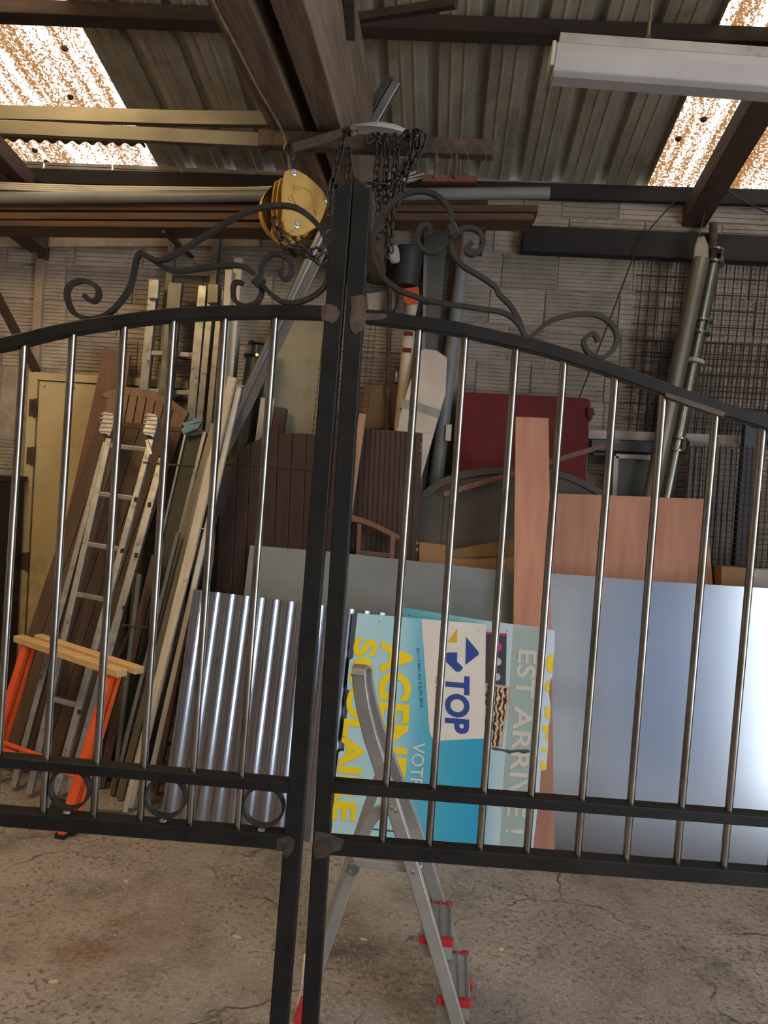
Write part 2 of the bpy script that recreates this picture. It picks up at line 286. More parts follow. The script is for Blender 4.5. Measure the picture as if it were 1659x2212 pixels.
def floor_mat():
    m = bpy.data.materials.new('concrete_floor'); m.use_nodes = True; nt = m.node_tree; N = nt.nodes; L = nt.links; b = N['Principled BSDF']; b.inputs['Roughness'].default_value = 0.8
    tc = N.new('ShaderNodeTexCoord'); P = tc.outputs['Object']
    def noise(s, d=4, r=0.65, dist=0.0):
        n = N.new('ShaderNodeTexNoise'); n.inputs['Scale'].default_value = s; n.inputs['Detail'].default_value = d; n.inputs['Roughness'].default_value = r; n.inputs['Distortion'].default_value = dist; L.new(P, n.inputs['Vector']); return n.outputs[0]
    def rng(x, lo, hi):
        r = N.new('ShaderNodeMapRange'); r.inputs[1].default_value = lo; r.inputs[2].default_value = hi; L.new(x, r.inputs[0]); return r.outputs[0]
    def mix(f, a, c):
        x = N.new('ShaderNodeMix'); x.data_type = 'RGBA'; L.new(f, x.inputs[0])
        if isinstance(a, tuple): x.inputs[6].default_value = (*a, 1)
        else: L.new(a, x.inputs[6])
        x.inputs[7].default_value = (*c, 1); return x.outputs[2]
    def mul(a, c):
        x = N.new('ShaderNodeMath'); x.operation = 'MULTIPLY'; L.new(a, x.inputs[0])
        if isinstance(c, float): x.inputs[1].default_value = c
        else: L.new(c, x.inputs[1])
        return x.outputs[0]
    big = noise(1.1, 3); fine = noise(70, 3, 0.7); patch = noise(2.6, 6, 0.72)
    col = mix(rng(big, 0.35, 0.65), (0.235,0.198,0.175), (0.375,0.335,0.31))
    col = mix(mul(rng(patch, 0.50, 0.66), 0.7), col, (0.095,0.085,0.082))
    rough_zone = rng(noise(1.9, 5), 0.34, 0.56)
    col = mix(mul(rng(fine, 0.53, 0.66), 0.6), col, (0.50,0.46,0.43))
    col = mix(mul(mul(rng(noise(46, 3, 0.7), 0.53, 0.62), rough_zone), 0.8), col, (0.075,0.064,0.058))
    col = mix(mul(rng(noise(120, 2, 0.6), 0.62, 0.72), 0.7), col, (0.06,0.052,0.047))
    # rust stain (at about x -1.0, y 2.4) and cracks
    d = N.new('ShaderNodeVectorMath'); d.operation = 'DISTANCE'; d.inputs[1].default_value = (-1.02, 2.55, 0); L.new(P, d.inputs[0])
    st = rng(d.outputs['Value'], 0.42, 0.0); col = mix(mul(mul(st, rng(noise(6, 6), 0.35, 0.6)), 0.5), col, (0.22,0.085,0.022))
    wrp = N.new('ShaderNodeVectorMath'); wrp.operation = 'MULTIPLY_ADD'; nz = N.new('ShaderNodeTexNoise'); nz.inputs['Scale'].default_value = 5; nz.inputs['Detail'].default_value = 3; L.new(P, nz.inputs['Vector'])
    L.new(nz.outputs[1], wrp.inputs[0]); wrp.inputs[1].default_value = (0.25,0.25,0); L.new(P, wrp.inputs[2])
    vo = N.new('ShaderNodeTexVoronoi'); vo.feature = 'DISTANCE_TO_EDGE'; vo.inputs['Scale'].default_value = 1.15; L.new(wrp.outputs[0], vo.inputs['Vector'])
    crk = mul(rng(vo.outputs['Distance'], 0.008, 0.001), rng(noise(1.7, 4), 0.46, 0.6)); col = mix(mul(crk, 0.75), col, (0.06,0.05,0.042))
    L.new(col, b.inputs['Base Color'])
    bp = N.new('ShaderNodeBump'); bp.inputs['Strength'].default_value = 0.7; bp.inputs['Distance'].default_value = 0.016
    ad = N.new('ShaderNodeMath'); ad.operation = 'MULTIPLY_ADD'; ad.inputs[1].default_value = -1.2; L.new(crk, ad.inputs[0]); L.new(noise(40, 4, 0.76), ad.inputs[2])
    L.new(ad.outputs[0], bp.inputs['Height']); L.new(bp.outputs[0], b.inputs['Normal']); return m
m_floor = floor_mat()

# ================================================================== SETTING
WY, X0, X1, RY = 4.5, -4.0, 4.0, -4.0                    # wall plane, side walls, rear wall
Z0, SL = 3.33, 0.235                                     # roof height at the wall, slope
def rz(y): return Z0 + SL*(WY-y)
fl = obj('floor', MB().span(X0-0.3, X1+0.3, RY-3, WY+0.3, -0.12, 0), m_floor); struct(fl, 'rough stained concrete workshop floor with cracks')
fl.data.transform(M.Translation(LOC['floor'])); fl.location = (0,0,0)
# wall in hollow grooved bricks: recessed mortar slab + one object per brick
wall = obj('wall_back', MB().span(X0, X1, WY, WY+0.2, 0, Z0-0.055), m_mortar); struct(wall, 'dirty whitewashed hollow brick wall behind the stacked materials')
def brick_mesh(L_, H_, n, name, d=0.010):
    mb = MB(); prof = []                                  # (z, y) profile with horizontal grooves
    g = 0.006
    for i in range(n):
        a = H_*i/n; b = H_*(i+1)/n; prof += [(a+0.0016, -d+g), (a+0.003, -d), (b-0.003, -d), (b-0.0016, -d+g)]
    prof = [(0, 0), (0.0, -d+g)] + prof + [(H_, -d+g), (H_, 0)]
    vs = []
    for x in (-L_/2, L_/2): vs += [(x, y, z) for z, y in prof]
    k = len(prof); fs = [(i, i+1, k+i+1, k+i) for i in range(k-1)] + [tuple(range(k-1, -1, -1)), tuple(range(k, 2*k))]
    mb.add(vs, fs); me = bpy.data.meshes.new(name); me.from_pydata([tuple(v) for v in mb.v], [], mb.f); me.materials.append(m_brick); return me
BM = {(l, n): brick_mesh(l, 0.190, n, 'brick') for l in (0.40, 0.30, 0.20) for n in (9, 7)}
wl = LOC['wall_back']
for row in range(16):
    z = 0.1 + row*0.202
    if z+0.19 > Z0-0.005: continue
    x = -3.3 + (0.0 if row % 2 else 0.2) + random.uniform(-0.04, 0.04)
    while x < 2.5:
        l = random.choice((0.40, 0.40, 0.40, 0.30, 0.20)); n = random.choice((9, 9, 7))
        if not (z < 2.07 and -2.475 < x+l and x < -1.55) and (z > 0.5 or x < -2.4):
            b = bpy.data.objects.new('brick', BM[(l, n)]); C.objects.link(b); b.parent = wall
            b.location = V((x+l/2, WY, z)) - wl + V((0, random.uniform(-0.002, 0.004), random.uniform(-0.003, 0.003))); b.rotation_euler = (0, random.uniform(-0.006, 0.006), 0)
        x += l + random.uniform(0.007, 0.014)
struct(obj('wall_left', MB().span(X0-0.2, X0, RY, WY+0.2, 0, 5.4), m_mortar), 'rendered side wall left of the wall with the door')
struct(obj('wall_right', MB().span(X1, X1+0.2, RY, -2.5, 0, 5.4).span(X1, X1+0.2, -2.5, 0.3, 3.15, 5.4).span(X1, X1+0.2, 0.3, WY+0.2, 0, 5.4), m_mortar), 'rendered side wall with a doorway, right of the wire mesh')
struct(obj('wall_rear', MB().span(X0, 2.5, RY-0.2, RY, 0, 5.5).span(2.5, X1, RY-0.2, RY, 3.2, 5.5), m_mortar), 'rear wall with a wide open doorway')
struct(obj('yard_ground', MB().span(-14, 16, -14, RY-0.2, -0.2, -0.06), m_mortar), 'yard ground outside the rear doorway')
struct(obj('added_yard_facade', MB().span(-14, 16, -14.5, -14, 0, 6.0), m_reflblue), 'added dark blue facade across the yard, mirrored in the aluminium sheet')  # unseen facade, added to give the aluminium sheet its blue reflection
struct(obj('reflector_panel', MB().span(1.3, 2.5, RY, RY+0.05, 0, 3.4), m_reflector), 'added white reflector panel beside the rear doorway')  # unseen panel, added so the left of the aluminium sheet reflects brighter
# pier left of the door
struct(obj('trim_1', MB().bar(U(90,555,YP(4.485)), U(78,808,YP(4.485)), 0.05, 0.05), m_plaster, bevel=0.004), 'smooth plastered pier above the cream door')
# door
dr = struct(thing('door_1', (-2.05, 4.47, 0)), 'cream painted steel door with rusty hinges')
dl = U(84,826,YP(4.46)); dxl = dl.x
obj('door_frame', MB().span(dxl-0.055, dxl, 4.44, 4.5, 0, 2.09).span(dxl, dxl+0.9, 4.44, 4.5, 2.045, 2.09).span(dxl+0.86, dxl+0.92, 4.44, 4.5, 0, 2.045), m_door, dr, bevel=0.003)
obj('door_leaf', MB().span(dxl+0.006, dxl+0.855, 4.452, 4.49, 0.01, 2.04), m_door, dr, bevel=0.003)
for hz in (1.88, 1.60, 0.98):
    obj('hinge', MB().tube([(dxl-0.002, 4.437, hz-0.055), (dxl-0.002, 4.437, hz+0.055)], 0.011, 10).span(dxl-0.04, dxl, 4.437, 4.445, hz-0.05, hz+0.05), m_rust, dr, smooth=True)
for hx in (0.04, 0.22): obj('screw', MB().lathe((dxl+hx, 4.4525, 2.01), (0,-1,0), [(0.0,0.003),(0.005,0.002),(0.006,0)], 8), m_rust, dr)
# roof: ribbed sheets, each an object; translucent panels where the photograph shows them
ceil = struct(thing('ceiling', (0, 0, Z0)), 'ribbed metal roof with dirty translucent skylight panels')
def roof_sheet(xa, xb, ya, yb, name, material, wave=False, lift=0.0):
    mb = MB(); pr = []
    if wave:
        n = int((xb-xa)/0.0095)
        for i in range(n+1): x = xa+(xb-xa)*i/n; pr.append((x, 0.010+0.010*math.cos((x-xa)*2*math.pi/0.0766*1.0)))
    else:
        x = xa; P = 0.232
        while x < xb-0.01:
            pr += [(x, 0.0), (x+0.048, 0.0), (x+0.053, -0.007), (x+0.060, -0.007), (x+0.065, 0), (x+0.108, 0), (x+0.113, -0.007), (x+0.120, -0.007), (x+0.125, 0),
                   (x+0.166, 0.0), (x+0.180, 0.036), (x+0.218, 0.036)]; x += P
        pr.append((x, 0.0))
    vs = [(x, y, rz(y)+h+lift) for y in (ya, yb) for x, h in pr]; k = len(pr)
    mb.add(vs, [(i, i+1, k+i+1, k+i) for i in range(k-1)])
    o = obj(name, mb, material, ceil, smooth=wave)
    return o
W4 = 0.928
for xa in (-1.79, -1.79+W4, -1.79+2*W4): roof_sheet(xa, xa+W4, 4.62, RY-0.4, 'roof_sheet', m_roof)
roof_sheet(-2.745-W4*1.4, -2.745, 4.62, RY-0.4, 'roof_sheet', m_roof); roof_sheet(2.0, 2.0+W4*2, 4.62, RY-0.4, 'roof_sheet', m_roof)
roof_sheet(-2.76, -1.785, 4.62, 4.24, 'skylight_panel', m_sky, True, -0.004); roof_sheet(-2.76, -1.785, 4.33, 2.7, 'skylight_panel', m_sky, True, 0.012)
roof_sheet(0.995, 2.01, 4.62, 2.7, 'skylight_panel', m_sky, True, 0.0)
roof_sheet(-2.76, -1.785, 2.75, RY-0.4, 'skylight_panel', m_sky, True, 0.02); roof_sheet(0.995, 2.01, 2.75, RY-0.4, 'skylight_panel', m_sky, True, 0.02)
roof_sheet(-2.755, -1.79, 4.335, 4.25, 'lap_joint', m_lap, True, -0.012)
for (bx, by) in ((152,210),(140,105),(75,325),(190,358),(100,350),(1520,258),(1545,196),(1465,300)):
    n_ = V((0, SL, 1)).normalized(); p = U(bx, by, (n_, n_.dot(V((0, WY, Z0-0.006)))))
    obj('fixing_washer', MB().lathe(p, -n_, [(0,0.012),(0.010,0.010),(0.016,0.003),(0.017,-0.004)], 10), m_rust, ceil)
# timber structure
ROOFROT = M.Rotation(-math.atan(SL), 3, 'X')
def purlin(name, y, x0, x1, h, d, material, label, sk=0.0, drop=0.009):
    mb = MB(); mb.add([(x, yy+sk*x, rz(yy+sk*x)-drop-dz) for x in (x0, x1) for yy in (y-d/2, y+d/2) for dz in (0, h)], [(0,1,3,2),(4,6,7,5),(0,4,5,1),(2,3,7,6),(0,2,6,4),(1,5,7,3)])
    return struct(obj(name, mb, material, bevel=0.004), label)
purlin('trim_2', 3.44, X0, X1, 0.062, 0.07, m_dark, 'dark timber purlin across the top of the picture', 0.016)
purlin('trim_3', 2.3, X0, X1, 0.09, 0.08, m_dark, 'dark timber purlin nearer than the lamp')
struct(obj('trim_4', MB().add([(x, y, z+0.011*(x-1.0)) for x in (X0, X1) for y in (4.44, 4.486) for z in (3.215, 3.298)], [(0,1,3,2),(4,6,7,5),(0,4,5,1),(2,3,7,6),(0,2,6,4),(1,5,7,3)]), m_black, bevel=0.004), 'dark eaves timber along the wall top')
def tie(name, xa, xb, z0, z1, label, xshift=0.0):
    mb = MB().add([(x + (xshift if y < 0 else 0), y, z) for y in (RY, 4.49) for (x, z) in ((xa,z0),(xb,z0),(xb,z1),(xa,z1))], [(0,3,2,1),(4,5,6,7),(0,1,5,4),(1,2,6,5),(2,3,7,6),(3,0,4,7)])
    return struct(obj(name, mb, m_beam, bevel=0.005), label)
tie('trim_5', -0.491, -0.407, 2.70, 3.17, 'deep timber tie beam, the right of the pair over the gate post')
tie('trim_6', -0.645, -0.535, 2.70, 2.92, 'timber tie beam, the left of the pair over the yellow hoist')
struct(obj('trim_7', MB().bar((-0.513,2.1,2.80),(-0.513,2.45,2.80),0.042,0.08), m_dark), 'dark packing between the two tie beams')
mb = MB(); mb.add([(x, y, rz(y)-0.115-dz) for x in (1.19, 1.315) for y in (RY, 4.485) for dz in (0, 0.12)], [(0,1,3,2),(4,6,7,5),(0,4,5,1),(2,3,7,6),(0,2,6,4),(1,5,7,3)])
struct(obj('trim_8', mb, m_rafter, bevel=0.006), 'red-brown rafter crossing the right skylight down to the wall')
struct(obj('trim_9', MB().bar(U(86,522,YP(4.44)), U(-160,335,YP(3.7)), 0.11, 0.13, (0.9,0.3,0)), m_rafter, bevel=0.005), 'red-brown rafter foot at the left wall top')
struct(obj('trim_10', MB().bar(U(58,395,YP(4.40)), U(-70,255,YP(3.7)), 0.09, 0.10, (0.9,0.3,0)), m_rafter, bevel=0.005), 'dark rafter crossing the corner of the left skylight')
struct(obj('trim_11', MB().bar(U(80,803,YP(4.46)), U(-60,540,YP(3.9)), 0.045, 0.03, (0.9,0.3,0)), m_rafter, bevel=0.003), 'slim brown strut leaning down to the cream door head')
struct(obj('trim_12', MB().span(0.325, 2.9, 4.40, 4.486, 2.905, 3.045), m_black, bevel=0.006), 'blackened timber lintel set along the upper right wall')
struct(obj('trim_13', MB().bar(U(98,505,YP(4.47)), U(93,560,YP(4.47)), 0.05, 0.04), m_rafter, bevel=0.003), 'short timber cleat under the left rafter foot')
struct(obj('trim_14', MB().bar(U(770,40,YP(3.1)), U(985,6,YP(2.9)), 0.03, 0.03, (0,0,1)).bar(U(757,80,YP(2.5)), U(752,-60,YP(2.3)), 0.03, 0.03), m_dark), 'dark timber stay beside the tie beam')

# ================================================================== GATE
GS = 0.038; GPL = LP(1.71, 0.0, GS); GE = V((1, GS, 0)).normalized(); GN = V((-GS, 1, 0)).normalized()
def G(px, py, back=0.0): return U(px, py, GPL) + GN*back
def grect(p0, p1, w_, d_, front=0.0):
    """box whose front face lies in the gate plane, from p0 to p1 (points on the plane)"""
    a = (p1-p0).normalized(); e = GN.cross(a).normalized()
    mb = MB(); vs = []
    for p in (p0, p1):
        for (i, j) in ((-1,0),(1,0),(1,1),(-1,1)): vs.append(p + e*(w_/2*i) + GN*(front + d_*j))
    return mb.add(vs, [(0,3,2,1),(4,5,6,7),(0,1,5,4),(1,2,6,5),(2,3,7,6),(3,0,4,7)])
def ext(p, q, t): return p + (q-p)*t
def smooth_pts(pts, n=6):
    """Catmull-Rom through pts"""
    out = []; P = [pts[0]] + list(pts) + [pts[-1]]
    for i in range(1, len(P)-2):
        p0, p1, p2, p3 = P[i-1], P[i], P[i+1], P[i+2]
        for k in range(n):
            t = k/n; out.append(0.5*((2*p1) + (p2-p0)*t + (2*p0-5*p1+4*p2-p3)*t*t + (3*p1-p0-3*p2+p3)*t**3))
    return out + [pts[-1]]
def scroll(pxs, parent, back=0.012, w_=0.0095, d_=0.016):
    pts = smooth_pts([G(x, y, back) for x, y in pxs], 5)
    return obj('scroll', MB().sweep(pts, [(-w_/2,-d_/2),(w_/2,-d_/2),(w_/2,d_/2),(-w_/2,d_/2)], GN), m_scroll, parent, smooth=True)
def stile(parent, topa, topb, bota, botb, tip):
    """square tube with an obliquely cut head; px of left/right edge near the top and lower down; tip = which side is high"""
    a0, b0, a1, b1 = G(*topa), G(*topb), G(*bota), G(*botb)
    def down(p, q): t = (0.0-p.z)/(q.z-p.z); return p + (q-p)*t
    A, B = down(a0, a1), down(b0, b1)
    if tip == 'R': TA, TB = G(722,410), G(763,379)
    else: TA, TB = G(764,379), G(802,411)
    return obj('stile', MB().prism([A, B, TB, TA], GN*0.04), m_gate, parent, bevel=0.0025)
bar_prof = None
def gbar(parent, top, low, name='bar', r=0.0085):
    p0, p1 = G(*top, 0.018), G(*low, 0.018)
    return obj(name, MB().tube([p0, p1], r, 14), m_bar, parent, smooth=True)
def line_at(px, l): (x0, y0), (x1, y1) = l; return y0 + (y1-y0)*(px-x0)/(x1-x0)
# ---- left leaf
gl = thing('gate_leaf', (G(630,1836).x, G(630,1836).y, 0), 'black steel gate leaf with rings between its lower rails', 'gate', 'pair of driveway gate leaves')
stile(gl, (722,410), (762,410), (610,1843), (650,1843), 'R')
upL = [(-560,905),(-420,850),(-280,805),(-140,766),(0,742),(127,712),(253,692),(362,679),(470,673),(600,671),(708,674)]
pts = smooth_pts([G(x, y) for x, y in upL], 5)
obj('top_rail', MB().sweep(pts, [(-0.0135,0.0),(0.0135,0.0),(0.0135,0.036),(-0.0135,0.036)], GN), m_gate, gl, smooth=True, bevel=0.0025)
lrL = ((0,1648),(622,1703)); brL = ((0,1770),(606,1820))
def leftx(l, x): return G(x, line_at(x, l))
obj('lower_rail', grect(leftx(lrL,-578), leftx(lrL,628), 0.024, 0.04), m_gate, gl, bevel=0.0025)
obj('bottom_rail', grect(leftx(brL,-582), leftx(brL,615), 0.035, 0.04), m_gate, gl, bevel=0.0025)
obj('stile', MB().prism([V((G(-560,900).x, G(-560,900).y, 0)), V((G(-518,900).x, G(-518,900).y, 0)), G(-515,885), G(-557,902)], GN*0.04), m_gate, gl, bevel=0.0025)
def raily(x):
    for (xa, ya), (xb, yb) in zip(upL, upL[1:]):
        if xa <= x <= xb: return ya + (yb-ya)*(x-xa)/(xb-xa)
    return upL[0][1]
for xt, xb in ((-380,-425),(-272,-318),(-168,-216),(-64,-115),(43,-13),(150,92),(262,202),(369,304),(481,412),(591,517)):
    yl = line_at(xb, lrL); yt = raily(xt)+14; sl = (xt-xb)/(yl-yt); yb2 = line_at(xb-8, brL)-12
    gbar(gl, (xt, yt-6), (xb - sl*(yb2-yl), yb2))
for cx, cy in ((-290,1672),(-75,1690),(143,1710),(353,1728),(566,1748)):
    c = G(cx, cy, 0.02); R_ = 0.045
    pts = [c + GE*(R_*math.cos(a)) + V((0,0,R_*math.sin(a))) for a in [2*math.pi*i/40 for i in range(40)]]
    rg = obj('ring', MB().sweep(pts, [(-0.003,-0.009),(0.003,-0.009),(0.003,0.009),(-0.003,0.009)], GN, closed=True), m_scroll, gl, smooth=True)
    wpt = G(cx-3, cy+45, 0.008)
    obj('weld_bead', MB().lathe(wpt - V((0,0,0.004)), (0,0,1), [(0.0,0.0),(0.009,0.0),(0.008,0.003),(0.004,0.0045),(0,0.005)], 7), m_bead, rg)
zA = lambda L_: [(x/2.765, y/2.765+480) for x, y in L_]
zB = lambda L_: [(x/2.765+500, y/2.765+300) for x, y in L_]
zC = lambda L_: [(x/2.765+1059, y/2.765+480) for x, y in L_]
scroll(zA([(490,430),(520,458),(548,466),(570,450),(578,410),(560,375),(510,347),(460,345),(410,365),(388,410),(395,470),(420,525),(470,560),(530,572),(600,558),(660,520),(720,455),(765,380),(790,290),(805,215),(825,178),(850,182),(890,205),(930,218),(970,215),(1010,200),(1100,145),(1230,65),(1330,0)])
       + zB([(100,420),(200,395),(310,388),(400,410),(490,480),(550,570),(585,680),(580,790),(545,880),(480,935),(390,970),(300,965),(230,920),(185,870),(165,840)]), gl)
scroll(zA([(845,182),(900,215),(970,260),(1060,280),(1180,262),(1300,248),(1400,243),(1470,265),(1530,320),(1555,365),(1550,420),(1520,470),(1450,490),(1395,460),(1380,410),(1385,360),(1410,345),(1440,355)]), gl, 0.020)
scroll(zB([(170,850),(165,770),(200,700),(250,672),(310,690),(350,740),(345,800),(310,825),(285,800),(280,770)]), gl, 0.020)
obj('collar', MB().bar(G(552,600), G(566,614), 0.026, 0.03, GE), m_scroll, gl, bevel=0.003)
# ---- right leaf
gr = thing('gate_leaf', (G(690,1843).x, G(690,1843).y, 0), 'black steel gate leaf without rings, its arch falling away from the pointed stile', 'gate', 'pair of driveway gate leaves')
stile(gr, (764,410), (802,410), (674,1843), (710,1843), 'L')
upR = [(790,681),(836,687),(970,705),(1059,724),(1167,749),(1276,782),(1384,819),(1493,860),(1565,884),(1659,913),(1800,970),(1950,1035),(2100,1110)]
obj('top_rail', MB().sweep(smooth_pts([G(x, y) for x, y in upR], 5), [(-0.0135,0.0),(0.0135,0.0),(0.0135,0.036),(-0.0135,0.036)], GN), m_gate, gr, smooth=True, bevel=0.0025)
lrR = ((720,1703),(1659,1777)); brR = ((710,1832),(1659,1903))
obj('lower_rail', grect(leftx(lrR,712), leftx(lrR,2032), 0.024, 0.04), m_gate, gr, bevel=0.0025)
obj('bottom_rail', grect(leftx(brR,706), leftx(brR,2026), 0.034, 0.04), m_gate, gr, bevel=0.0025)
obj('stile', MB().prism([V((G(2085,1000).x, G(2085,1000).y, 0)), V((G(2130,1000).x, G(2130,1000).y, 0)), G(2125,1110), G(2082,1090)], GN*0.04), m_gate, gr, bevel=0.0025)
def railyR(x):
    for (xa, ya), (xb, yb) in zip(upR, upR[1:]):
        if xa <= x <= xb: return ya + (yb-ya)*(x-xa)/(xb-xa)
for xt, xb in ((905,833),(1006,935),(1117,1046),(1222,1149),(1334,1260),(1439,1366),(1553,1477),(1656,1580),(1766,1684),(1876,1792),(1986,1900)):
    yl = line_at(xb, lrR); yt = railyR(xt)+14; sl = (xt-xb)/(yl-yt); yb2 = line_at(xb-10, brR)-14
    gbar(gr, (xt, yt-6), (xb - sl*(yb2-yl), yb2))
scroll(zB([(1315,545),(1322,470),(1290,390),(1220,325),(1130,300),(1040,320),(960,370),(890,460),(850,560),(845,650),(870,740),(920,830),(1000,895),(1100,935),(1200,965),(1400,995),(1540,1015)])
       + zC([(70,530),(130,560),(180,610),(205,660),(230,685),(270,660),(340,600),(430,560),(540,542),(640,548),(700,575),(750,630),(765,690),(745,750),(690,800),(640,800),(590,770),(565,720),(580,680),(620,660),(645,685),(650,710)]), gr)
scroll(zB([(1312,560),(1300,590),(1260,640),(1200,665),(1140,640),(1112,580),(1125,520),(1165,495),(1190,520),(1185,560)]), gr, 0.020)
scroll(zB([(1312,575),(1350,540),(1420,515),(1480,535),(1510,590),(1495,640),(1450,675),(1415,665),(1405,640),(1440,600)]), gr, 0.020)
scroll(zB([(1312,560),(1325,660),(1380,740),(1480,800),(1580,870)]) + zC([(60,420),(130,490),(180,580),(205,650)]), gr, 0.020)
obj('collar', MB().bar(G(973,486), G(981,508), 0.022, 0.03, GE), m_scroll, gr, bevel=0.003)
obj('bracket', MB().bar(G(909,650,0.01), G(928,652,0.01), 0.006, 0.02, (0,0,1)).bar(G(908,648,0.01), G(901,680,0.01), 0.005, 0.02), m_gate, gr)
def blotch(pxs, material, parent, lab):
    obj('ground_weld_patch', MB().prism([G(x, y, -0.0011) for x, y in pxs], GN*0.0009), material, parent, label=lab)
blotch([(694,660),(712,657),(728,663),(735,676),(730,690),(718,698),(706,694),(694,690)], m_weldred, gl, 'brown ground-down weld patch')
blotch([(757,642),(780,637),(790,642),(789,676),(832,678),(838,684),(828,690),(790,692),(784,712),(768,723),(758,712),(755,690),(760,665)], m_weldred, gr, 'rusty ground-down weld patch')
blotch([(598,1812),(624,1806),(637,1814),(634,1835),(622,1853),(613,1852),(611,1838),(597,1838)], m_weld, gl, 'grey ground-down weld patch')
blotch([(681,1795),(712,1800),(745,1815),(735,1836),(712,1843),(704,1853),(678,1855),(677,1825)], m_weld, gr, 'bright ground-down weld patch')
blotch([(688,1672),(696,1662),(703,1668),(715,1670),(718,1688),(760,1694),(770,1702),(752,1712),(716,1713),(700,1722),(686,1712)], m_gate, gr, 'dull ground-down weld patch')
blotch([(1440,848),(1500,868),(1560,888),(1568,893),(1562,900),(1490,876),(1436,856)], m_weldred, gr, 'rust-brown bare steel strip')

# ================================================================== STEP LADDER (behind the gate)
NY, FY = 2.2, 2.6
sl_ = thing('step_ladder', (0.0, 2.4, 0), 'aluminium step ladder with red plastic caps standing behind the gate', 'ladder')
def to_floor(p, q, z=0.0): t = (z-p.z)/(q.z-p.z); return p + (q-p)*t
nearP = [(776,1449),(777,1480),(785,1530),(800,1590),(836,1700),(868,1800),(893,1880),(990,2212)]
near = [U(x, y, YP(NY)) for x, y in nearP]; near.append(to_floor(near[-2], near[-1], 0.01))
farP = [(783,1449),(788,1478),(797,1520),(815,1580),(853,1690),(888,1800),(916,1895)]
def FYz(z): return NY + 0.06 + 0.22*max(0.0, (near[0].z-z)/near[0].z)
far = [V((p.x+0.012, FYz(p.z), p.z)) for p in near]
prof = [(-0.02,-0.011),(0.02,-0.011),(0.02,0.011),(-0.02,0.011)]
obj('front_rail', MB().sweep(near, prof), m_step, sl_, bevel=0.004); obj('front_rail', MB().sweep(far, prof), m_step, sl_, bevel=0.004)
h0, h1 = near[0], far[0]
obj('handle', MB().sweep([V((h0.x-0.003,NY-0.011,h0.z-0.012)), V((h0.x-0.003,NY,h0.z+0.002)), V((h0.x,NY+0.03,h0.z+0.006)), V((h1.x,h1.y-0.03,h1.z+0.006)), V((h1.x,h1.y+0.011,h1.z-0.01))], [(-0.006,-0.02),(0.006,-0.02),(0.006,0.02),(-0.006,0.02)], (1,0,0)), m_step, sl_, bevel=0.003)
rn = [U(x, y, YP(NY+0.03)) for x, y in ((846,1747),(822,1752),(803,1768),(789,1795),(770,1850),(712,2020))]; rn.append(to_floor(rn[-2], rn[-1], 0.012))
obj('rear_leg', MB().sweep(smooth_pts(rn[:5],4)+rn[5:], [(-0.017,-0.01),(0.017,-0.01),(0.017,0.01),(-0.017,0.01)]), m_step, sl_, bevel=0.004)
rf = [V((p.x, FY-0.03, p.z)) for p in rn]
obj('rear_leg', MB().sweep(smooth_pts(rf[:5],4)+rf[5:], [(-0.017,-0.01),(0.017,-0.01),(0.017,0.01),(-0.017,0.01)]), m_step, sl_, bevel=0.004)
def on(path, z):
    for a, b in zip(path, path[1:]):
        if (a.z-z)*(b.z-z) <= 0: return a + (b-a)*((z-a.z)/(b.z-a.z))
zp = U(890,1888,YP(NY)).z
pa = on(rn, zp); pb = on(near, zp)
obj('platform', MB().span(pa.x-0.005, pb.x+0.02, NY+0.014, FYz(zp)-0.014, zp-0.005, zp+0.02), m_step, sl_, bevel=0.004)
for i in range(4): obj('tread_rib', MB().span(pa.x+0.005, pb.x+0.01, NY+0.03+i*0.06, NY+0.036+i*0.06, zp+0.02, zp+0.0235), m_tin, sl_)
for k in (1, 2):
    z = zp*(0.60, 0.25)[k-1]; q = on(near, z)
    st = obj('step', MB().span(q.x-0.045, q.x+0.05, NY+0.014, FYz(z)-0.014, z-0.05, z+0.012), m_step, sl_, bevel=0.003)
    for i in range(4): obj('tread_rib', MB().span(q.x-0.04+i*0.026, q.x-0.034+i*0.026, NY+0.016, FYz(z)-0.016, z+0.012, z+0.015), m_tin, st)
    for yy in (NY+0.0125, FYz(z)-0.0125): obj('end_cap', MB().span(q.x-0.046, q.x+0.052, yy-0.013, yy+0.013, z-0.006, z+0.014), m_red, sl_, bevel=0.004, label='red plastic end cap')
obj('end_cap', MB().span(pb.x-0.01, pb.x+0.035, FYz(zp)-0.02, FYz(zp)+0.014, zp-0.012, zp+0.002), m_red, sl_, bevel=0.003, label='red plastic end cap')
for pth in (rn, rf, near, far):
    e = pth[-1]; d = (pth[-1]-pth[-2]).normalized()
    obj('foot', MB().bar(e-d*0.055, V((e.x, e.y, 0.0))+d*0.0, 0.044, 0.03), m_red, sl_, bevel=0.003, label='red plastic foot')
pv = U(763,1877,YP(NY+0.018))
obj('pivot', MB().lathe(pv, (0,-1,0), [(0.0,0.002),(0.010,0.002),(0.011,0.006),(0.017,0.006),(0.019,0.0)], 16), m_tin, sl_, smooth=True)
for (x, y) in ((846,1745),(893,1885),(856,1752)): obj('rivet', MB().lathe(U(x, y, YP(NY-0.011)), (0,-1,0), [(0.0,0.004),(0.004,0.003),(0.006,0)], 10), m_tin, sl_, smooth=True)
obj('guard_strap', MB().tube([U(640,2180,YP(NY+0.1)), U(652,2130,YP(2.3)), U(658,2060,YP(2.4))], 0.003, 6), m_chip, sl_)

